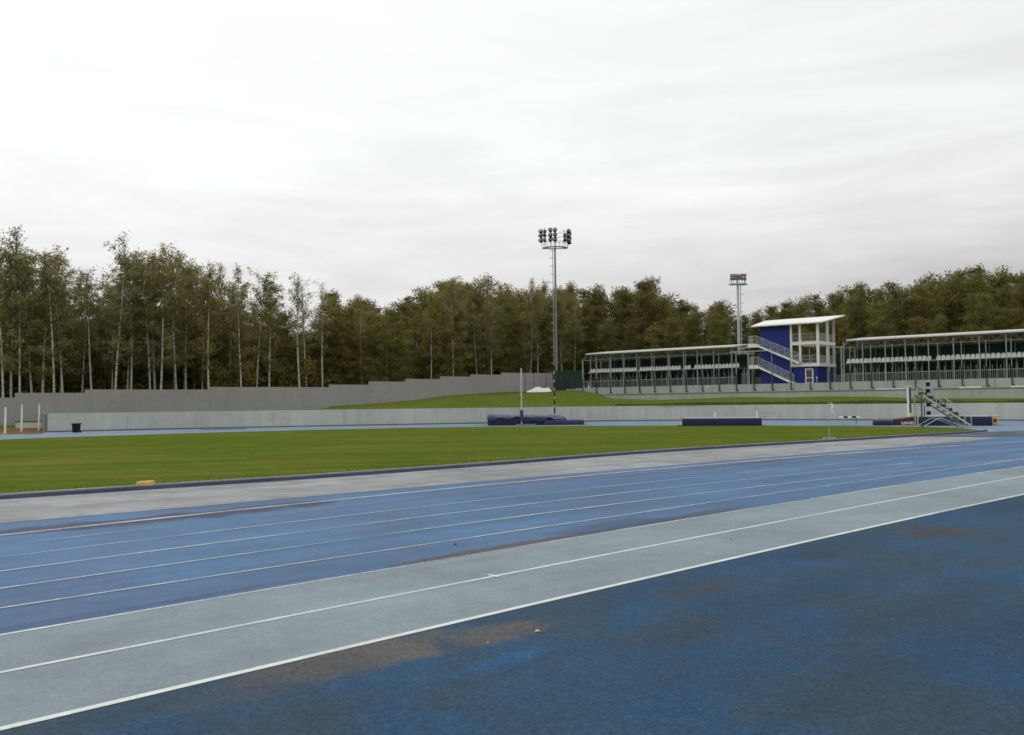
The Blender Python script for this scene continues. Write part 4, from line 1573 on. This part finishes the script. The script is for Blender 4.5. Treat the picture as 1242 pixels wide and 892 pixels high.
def make_tree(seed, Ht, t0, width, n_br, leaf, per, clump, up, bare=0.0, lean=0.0, profile='oval', r0=.17):
    """trunk with limbs, and leaves in loose clumps along the limbs; returns two meshes"""
    rg = np.random.default_rng(seed)
    tb = MB()
    pts = []
    wx, wy = rg.normal(0, .22, 2)
    phx, phy = rg.uniform(0, 6, 2)
    for k in range(11):
        t = k / 10
        pts.append(Vector((lean * Ht * t ** 1.2 + .35 * math.sin(t * 4 + phx) * t + wx * t, .35 * math.sin(t * 3.4 + phy) * t + wy * t, Ht * t * .97)))
    rad = lambda t: r0 * (1 - t) ** .8 + .025
    for k in range(10):
        tb.tube(pts[k], pts[k + 1], rad(k / 10), rad((k + 1) / 10), 7, cap=False)

    def on(t):
        k = min(int(t * 10), 9)
        return pts[k].lerp(pts[k + 1], t * 10 - k)
    centers, sig = [], []
    gold = rg.uniform(0, 6)
    for i in range(n_br):
        u = (i + rg.uniform(0, 1)) / n_br
        t = t0 + (0.985 - t0) * u
        if profile == 'oval':
            prof = math.sin(math.pi * min(1, .12 + u * .86)) ** .7
        elif profile == 'high':
            prof = math.sin(math.pi * min(1, .05 + u * .90)) ** .6 * (.55 + .6 * u)
        else:
            prof = (1 - u) ** .55 * .95 + .12
        L = width * (.25 + .8 * prof) * rg.uniform(.5, 1.3)
        az = gold + i * 2.399 + rg.normal(0, .3)
        el = up + rg.normal(0, .18) + .5 * u
        d = Vector((math.cos(az) * math.cos(el), math.sin(az) * math.cos(el), math.sin(el)))
        b = on(t)
        seg = 5
        q = [b]
        for k in range(1, seg + 1):
            d2 = Vector((d.x, d.y, d.z - .14 * k + rg.normal(0, .08))).normalized()
            q.append(q[-1] + d2 * (L / seg))
        rb = max(.022, rad(t) * .42)
        for k in range(seg):
            tb.tube(q[k], q[k + 1], rb * (1 - k / seg) + .008, rb * (1 - (k + 1) / seg) + .008, 4, cap=False)
        nl = rg.uniform(0, 1)
        if nl < bare:
            continue
        nc = max(3, int(L * 2.6))
        for k in range(nc):
            f = .28 + .72 * (k + rg.uniform(0, 1)) / nc
            kk = min(int(f * seg), seg - 1)
            c = q[kk].lerp(q[kk + 1], f * seg - kk)
            off = Vector(np.clip(rg.normal(0, .24 * L / 3, 3), -.45, .45)) * (.5 + f * .5)
            off.z = off.z * .7 - .15
            c = c + off
            centers.append(c); sig.append(clump * rg.uniform(.6, 1.25))
            if rg.uniform() < .35:
                tb.tube(q[kk], c, .018, .008, 3, cap=False)
    C_ = np.array([tuple(c) for c in centers])
    S_ = np.array(sig)
    n = len(C_) * per
    idx = np.repeat(np.arange(len(C_)), per)
    keep = rg.uniform(0, 1, n) < rg.uniform(.2, 1.0, len(C_))[idx]
    idx = idx[keep]
    n = len(idx)
    pos = C_[idx] + np.clip(rg.normal(0, 1, (n, 3)), -1.9, 1.9) * S_[idx][:, None] * np.array([1, 1, .85])
    a = rg.normal(0, 1, (n, 3)); a /= np.linalg.norm(a, axis=1)[:, None]
    b = rg.normal(0, 1, (n, 3)); b -= (b * a).sum(1)[:, None] * a; b /= np.linalg.norm(b, axis=1)[:, None]
    sz = leaf * rg.uniform(.6, 1.3, n)[:, None]
    V = np.empty((n, 4, 3))
    V[:, 0] = pos - a * sz * .5
    V[:, 1] = pos + b * sz * .32 + a * sz * .05
    V[:, 2] = pos + a * sz * .5
    V[:, 3] = pos - b * sz * .32 + a * sz * .05
    me = bpy.data.meshes.new('crown')
    me.vertices.add(n * 4)
    me.vertices.foreach_set('co', V.reshape(-1))
    me.loops.add(n * 4)
    me.loops.foreach_set('vertex_index', np.arange(n * 4, dtype=np.int32))
    me.polygons.add(n)
    me.polygons.foreach_set('loop_start', np.arange(0, n * 4, 4, dtype=np.int32))
    me.update(calc_edges=True)
    tm = bpy.data.meshes.new('trunk')
    tm.from_pydata(tb.v, [], tb.f)
    for k, p_ in enumerate(tm.polygons):
        p_.use_smooth = True
        p_.material_index = 0 if k < 70 else 1
    return tm, me


PROTO = {}


def proto(key, bark_m, leaf_m, **kw):
    tm, cm = make_tree(**kw)
    tm.materials.append(M[bark_m])
    tm.materials.append(M['limb'])
    cm.materials.append(M[leaf_m])
    PROTO[key] = (tm, cm, kw['Ht'])


for i in range(5):
    proto(('birch', i), 'bark_birch', 'leaf_birch', seed=100 + i, Ht=25, t0=.30, width=4.8, n_br=50, leaf=.29, per=19, clump=.35, up=.80, bare=.14, lean=(-.03, .02, .05, -.05, 0)[i], profile='high', r0=.15)
for i in range(2):
    proto(('thin', i), 'bark_birch', 'leaf_birch', seed=140 + i, Ht=23, t0=.46, width=4.2, n_br=34, leaf=.26, per=17, clump=.36, up=.95, bare=.25, lean=(-.05, .04)[i], profile='high', r0=.17)
for i in range(2):
    proto(('gold', i), 'bark_birch', 'leaf_gold', seed=150 + i, Ht=22, t0=.28, width=4.2, n_br=46, leaf=.27, per=19, clump=.36, up=.9, bare=.1, profile='oval', r0=.16)
for i in range(5):
    proto(('bush', i), 'bark_grey', 'leaf_bush', seed=200 + i, Ht=22, t0=.14, width=3.2, n_br=58, leaf=.30, per=46, clump=.48, up=.55, bare=.04, profile='oval', r0=.2)
for i in range(5):
    a_, b_, h_ = PROTO[('bush', i)]
    b_ = b_.copy()
    b_.materials.clear()
    b_.materials.append(M['leaf_lush'])
    PROTO[('lush', i)] = (a_, b_, h_)
for i in range(4):
    proto(('dark', i), 'bark_grey', 'leaf_dark', seed=300 + i, Ht=20, t0=.08, width=3.4, n_br=66, leaf=.32, per=38, clump=.48, up=.5, bare=.0, profile='oval', r0=.2)
for i in range(2):
    proto(('shrub', i), 'bark_grey', 'leaf_bush', seed=400 + i, Ht=7, t0=.04, width=2.6, n_br=26, leaf=.30, per=34, clump=.45, up=.5, bare=0, profile='cone', r0=.08)


def plant(kind, i, px, D, ytop, label, group, cat='tree', rz=None, name=None, hscale=None, sx=1.0):
    tm, cm, Ht = PROTO[(kind, i)]
    zb = terrain_z(px, D) - .2
    if px > 700:
        zb = max(zb, 3.6)
    h = at(px, ytop, D).z - zb
    s = h / Ht
    nm = name or {'birch': 'birch_tree', 'thin': 'birch_tree', 'gold': 'birch_tree', 'bush': 'aspen_tree', 'lush': 'aspen_tree', 'dark': 'alder_tree', 'shrub': 'shrub'}[kind]
    x, y = pxd(px, D)
    o = thing(nm, label, cat, (x, y, zb), RT.uniform(0, 6.28) if rz is None else rz, group)
    w = s * sx
    o.scale = (w, w, s)
    for n_, me in (('trunk', tm), ('crown', cm)):
        c = bpy.data.objects.new(n_, me)
        COL.objects.link(c)
        c.parent = o
    return o


RT = random.Random(21)
SKY = [(-200, 285), (0, 281), (30, 286), (60, 300), (85, 304), (104, 322), (120, 300), (150, 291), (180, 304), (215, 303), (260, 309), (300, 322), (328, 323), (345, 345), (360, 334), (400, 338),
       (415, 362), (440, 352), (470, 364), (500, 346), (550, 329), (600, 338), (640, 339), (690, 341), (720, 346), (760, 341), (785, 333), (810, 352), (850, 356), (880, 363), (905, 371), (935, 366),
       (960, 353), (1000, 351), (1050, 336), (1100, 336), (1130, 329), (1180, 320), (1205, 318), (1242, 321), (1500, 318)]
SA = np.array(SKY, float)
sky = lambda px: float(np.interp(px, SA[:, 0], SA[:, 1]))

HERO = [  # px at the foot, kind, index, top y, lean heading (deg), label
    (4, 'birch', 0, 282, 0, 'birch with a straight white trunk, leftmost in the photo'),
    (14, 'birch', 1, 284, 0, 'birch with a white trunk leaning right, second from the left edge'),
    (24, 'birch', 4, 292, 90, 'slim upright birch above the middle white pole'),
    (40, 'birch', 2, 296, 180, 'birch whose white trunk leans left, above the low block bench'),
    (52, 'gold', 0, 318, 40, 'birch above the end of the pale retaining wall with thin trunk'),
    (66, 'birch', 3, 299, 0, 'birch with bright leaning trunk between the white poles and the black bin'),
    (77, 'birch', 2, 302, 180, 'tall birch with a bright left leaning trunk just left of the black bin'),
    (113, 'thin', 0, 325, 30, 'thin crowned birch beside the sky gap right of the black bin'),
    (139, 'birch', 0, 291, 200, 'tallest full birch right of the sky gap, with a white trunk'),
    (158, 'birch', 4, 296, 0, 'stout pale birch trunk standing in the tall crown right of the sky gap'),
    (182, 'birch', 3, 304, 20, 'birch with a dark leaning trunk in the tall left stand'),
    (194, 'birch', 1, 302, 120, 'upright birch with a long clean white trunk left of the third fence step'),
    (214, 'birch', 0, 304, 70, 'left birch of the bright pair before the third fence step'),
    (226, 'birch', 4, 308, 150, 'right birch of the bright pair before the third fence step'),
    (254, 'gold', 1, 311, 10, 'yellowing birch standing right behind the third fence step'),
    (293, 'birch', 1, 322, 250, 'birch with a pale olive crown where the tall stand begins to thin'),
    (311, 'birch', 3, 321, 200, 'last tall full crowned birch before the lower trees'),
    (327, 'gold', 0, 326, 100, 'open crowned birch at the right end of the tall left stand'),
    (364, 'thin', 1, 333, 180, 'left stem of the two bare looking birches standing above the lower trees'),
    (373, 'thin', 0, 337, 0, 'right stem of the two bare looking birches standing above the lower trees'),
    (392, 'thin', 0, 341, 100, 'sparse birch just right of the two bare looking stems'),
    (440, 'thin', 1, 352, 180, 'lone sparse birch with a white trunk leaning left above the stepped fence'),
    (469, 'gold', 0, 362, 0, 'small birch with a short white trunk right of the lone leaning one'),
    (523, 'gold', 1, 345, 60, 'olive crowned birch with a white lower trunk above the stepped fence'),
    (549, 'birch', 4, 328, 0, 'tallest birch in the middle of the wood with a long pale trunk'),
    (559, 'birch', 0, 338, 90, 'slim birch close on the right of the tallest one in the middle'),
    (619, 'birch', 2, 338, 90, 'birch left of the pale vault upright with a thin white trunk'),
    (643, 'birch', 1, 339, 60, 'birch directly behind the white covered heap with a forked pale trunk'),
    (652, 'birch', 4, 344, 0, 'second pale birch trunk behind the white covered heap'),
    (662, 'thin', 0, 350, 90, 'third pale birch trunk just left of the floodlight mast'),
    (681, 'birch', 3, 343, 60, 'birch standing close on the right of the tall floodlight mast'),
    (696, 'thin', 1, 349, 0, 'long bare white birch trunk leaning right between mast and far stand'),
]
GB = 'birches behind the stepped grey fence'
for (px, kd, ix, yt, rz, lab) in HERO:
    D = fence_d(px) + RT.uniform(3, 7)
    plant(kd, ix, px, D, yt + RT.uniform(7, 15), lab, GB, rz=R(rz), sx=1.0)
# more birches of the front rows
for px in np.arange(-190, 350, 9.5):
    if RT.random() < .12 or 95 < px < 112:
        continue
    px += RT.uniform(-5, 5)
    D = fence_d(px) + RT.uniform(8, 17)
    plant('birch', RT.randrange(5), px, D, sky(px) + RT.uniform(12, 62), 'leafy birch among the crowded stems of the tall left stand', 'birches in the tall left stand', sx=RT.uniform(.95, 1.25))
# darker lower trees behind the birches on the left
for row, (dd, lo, hi, stp) in enumerate(((20, 62, 95, 17), (30, 58, 90, 17), (42, 50, 85, 18))):
    for px in np.arange(-230, 440, stp):
        px = px + RT.uniform(-6, 6)
        D = fence_d(px) + dd + RT.uniform(-3, 3)
        yt = max(sky(px) + RT.uniform(lo, hi), 352 + RT.uniform(0, 25))
        yt = min(yt, 408)
        plant('dark' if RT.random() < .7 else 'bush', RT.randrange(4), px, D, yt, 'shaded alder or aspen in the dark rows behind the left birches', 'shaded trees behind the left birches', sx=1.15)
# lit olive aspens close behind the fence under the birches
for px in np.arange(225, 430, 11.0):
    px = px + RT.uniform(-5, 5)
    plant(RT.choice(['bush', 'bush', 'gold']), RT.randrange(2), px, fence_d(px) + RT.uniform(9, 16), 396 - (px - 225) * .07 + RT.uniform(-12, 34), 'low olive tree filling gaps under the birches above the long grey fence', 'low trees under the birches', sx=1.35)
# brownish aspens in the middle of the wood
for row, (dd, lo, hi, stp) in enumerate(((6, 22, 52, 19), (13, 4, 30, 17), (24, 0, 22, 16), (36, 6, 26, 18))):
    for px in np.arange(405, 705, stp):
        px = px + RT.uniform(-6, 6)
        D = fence_d(px) + dd + RT.uniform(-2.5, 2.5)
        kd = RT.choice(['bush', 'bush', 'bush', 'dark', 'birch', 'gold']) if row < 3 else 'dark'
        n = {'bush': 5, 'dark': 4, 'birch': 5, 'gold': 2}[kd]
        plant(kd, RT.randrange(n), px, D, sky(px) + RT.uniform(lo, hi), {'bush': 'brownish aspen in the middle of the wood behind the stepped fence', 'dark': 'dark alder in the middle of the wood behind the stepped fence'}.get(kd, 'birch mixed into the middle of the wood behind the stepped fence'),
              {'bush': 'aspens in the middle of the wood', 'dark': 'alders in the middle of the wood'}.get(kd, 'birches in the middle of the wood'), sx=RT.uniform(.95, 1.2))
# bushy trees behind the stands
for row, (y0, lo, hi, stp) in enumerate(((16, 30, 62, 21), (23, 6, 30, 19), (32, 0, 16, 19), (44, 2, 18, 20))):
    for px in np.arange(690, 1440, stp):
        px = px + RT.uniform(-7, 7)
        v = tpos(tx(px, y0 + RT.uniform(-2, 2)), y0 + RT.uniform(-2, 2))
        kd = RT.choice(['bush', 'bush', 'dark', 'bush', 'dark']) if row < 3 else 'dark'
        if row == 1 and RT.random() < .12: kd = 'gold'
        n = {'bush': 5, 'dark': 4, 'gold': 2}[kd]
        pxx = v.x / v.y * F + W / 2
        left = pxx < 960
        yt = sky(pxx) + RT.uniform(lo, hi)
        side = 'far stand left of the blue tower' if left else 'near stand right of the blue tower'
        k2 = 'lush' if kd == 'bush' and RT.random() < (.35 if left else .75) else kd
        plant(k2, RT.randrange(n), pxx, v.y, yt, {'bush': 'bushy olive aspen in the wood behind the ' + side, 'dark': 'dark bushy alder in the wood behind the ' + side, 'gold': 'yellowing birch in the wood behind the ' + side}[kd],
              {'bush': 'aspens behind the stands', 'dark': 'alders behind the stands', 'gold': 'yellowing birches behind the stands'}[kd] + (' left of the tower' if left else ' right of the tower'), sx=RT.uniform(1.0, 1.25))
# undergrowth along the back of the fence
for px in np.arange(-150, 640, 15.0):
    px = px + RT.uniform(-5, 5)
    D = fence_d(px) + RT.uniform(6, 14) + (6 if px < 240 else 0)
    plant('shrub', RT.randrange(2), px, D, RT.uniform(428, 452), 'leafy shrub growing low between the trunks behind the stepped fence', 'shrubs behind the stepped fence', cat='shrub', sx=1.3)

# ------------------------------------------------------------------ world and sun
SUN_EL, SUN_AZ = 38, -35      # degrees; azimuth from straight ahead, negative to the left
world = bpy.data.worlds.new('World')
scene.world = world
world.use_nodes = True
nt = world.node_tree
nt.nodes.clear()


def wn_(typ, **kw):
    nd = nt.nodes.new(typ)
    for k, v in kw.items():
        setattr(nd, k, v)
    return nd


out = wn_('ShaderNodeOutputWorld')
bg = wn_('ShaderNodeBackground')
bg.inputs['Strength'].default_value = 0.1
nt.links.new(bg.outputs[0], out.inputs[0])
sk = wn_('ShaderNodeTexSky', sky_type='NISHITA')
sk.sun_disc = False
sk.sun_elevation = R(SUN_EL)
sk.sun_rotation = R(SUN_AZ)
tc_ = wn_('ShaderNodeTexCoord')
sx = wn_('ShaderNodeSeparateXYZ')
nt.links.new(tc_.outputs['Generated'], sx.inputs[0])


def wm_(op, a, b=0.0):
    nd = wn_('ShaderNodeMath', operation=op)
    for s_, v in ((nd.inputs[0], a), (nd.inputs[1], b)):
        if isinstance(v, bpy.types.NodeSocket): nt.links.new(v, s_)
        else: s_.default_value = v
    return nd.outputs[0]


def wr_(f, lo, hi, a, b, smooth=True):
    nd = wn_('ShaderNodeMapRange')
    nd.clamp = True
    if smooth: nd.interpolation_type = 'SMOOTHSTEP'
    nt.links.new(f, nd.inputs[0])
    for k, v in zip((1, 2, 3, 4), (lo, hi, a, b)): nd.inputs[k].default_value = v
    return nd.outputs[0]


# cloud deck: noise on a high flat sheet, so it crowds towards the horizon
zc = wm_('ADD', wm_('MAXIMUM', sx.outputs[2], 0.0), 0.09)
cb = wn_('ShaderNodeCombineXYZ')
nt.links.new(wm_('DIVIDE', sx.outputs[0], zc), cb.inputs[0])
nt.links.new(wm_('DIVIDE', sx.outputs[1], zc), cb.inputs[1])
nz = wn_('ShaderNodeTexNoise')
nz.inputs['Scale'].default_value = 0.42
nz.inputs['Detail'].default_value = 7
nz.inputs['Roughness'].default_value = 0.5
nz.inputs['Distortion'].default_value = 0.5
nt.links.new(cb.outputs[0], nz.inputs['Vector'])
elev = wr_(sx.outputs[2], 0.09, 0.27, 0.0, 1.0)
side = wr_(sx.outputs[0], -0.55, 0.55, 0.11, -0.10, False)
lum = wm_('ADD', wm_('ADD', wm_('MULTIPLY', elev, 0.27), 0.735), side)
lum = wm_('ADD', lum, wr_(nz.outputs['Fac'], 0.32, 0.68, -0.11, 0.09, False))
mp = wn_('ShaderNodeMapping')
mp.inputs['Scale'].default_value = (2.4, 2.4, 17.0)
nt.links.new(tc_.outputs['Generated'], mp.inputs['Vector'])
n2 = wn_('ShaderNodeTexNoise')
n2.inputs['Scale'].default_value = 1.0
n2.inputs['Detail'].default_value = 6
n2.inputs['Roughness'].default_value = 0.55
n2.inputs['Distortion'].default_value = 0.6
nt.links.new(mp.outputs[0], n2.inputs['Vector'])
low = wr_(sx.outputs[2], 0.22, 0.42, 1.0, 0.35)
lum = wm_('ADD', lum, wm_('MULTIPLY', wr_(n2.outputs['Fac'], 0.32, 0.68, -0.10, 0.10, False), low))
lum = wm_('MULTIPLY', lum, 10.0)
tint = wn_('ShaderNodeMix', data_type='RGBA')
nt.links.new(elev, tint.inputs['Factor'])
tint.inputs['A'].default_value = (1.0, 0.985, 0.985, 1)
tint.inputs['B'].default_value = (0.975, 1.0, 0.985, 1)
vm = wn_('ShaderNodeVectorMath', operation='SCALE')
nt.links.new(tint.outputs['Result'], vm.inputs[0])
nt.links.new(lum, vm.inputs['Scale'])
mx = wn_('ShaderNodeMix', data_type='RGBA')
mx.inputs['Factor'].default_value = 0.96
nt.links.new(sk.outputs[0], mx.inputs['A'])
nt.links.new(vm.outputs[0], mx.inputs['B'])
nt.links.new(mx.outputs['Result'], bg.inputs['Color'])

sd = bpy.data.lights.new('sun', 'SUN')
sd.energy = 0.6
sd.angle = R(25)
sd.color = (1.0, 0.96, 0.90)
so = bpy.data.objects.new('sun', sd)
COL.objects.link(so)
az, el = R(SUN_AZ), R(SUN_EL)
dirv = Vector((math.sin(az) * math.cos(el), math.cos(az) * math.cos(el), math.sin(el)))
so.rotation_euler = dirv.to_track_quat('Z', 'Y').to_euler()
so.location = (0, 0, 60)

vs_ = scene.view_settings
vs_.view_transform = 'Standard'
vs_.look = 'None'
vs_.exposure = 0.0
vs_.gamma = 1.0
vs_.use_curve_mapping = False
scene.render.engine = 'CYCLES'
scene.cycles.use_denoising = True
scene.cycles.max_bounces = 6
scene.cycles.transparent_max_bounces = 12
scene.cycles.filter_width = 1.7
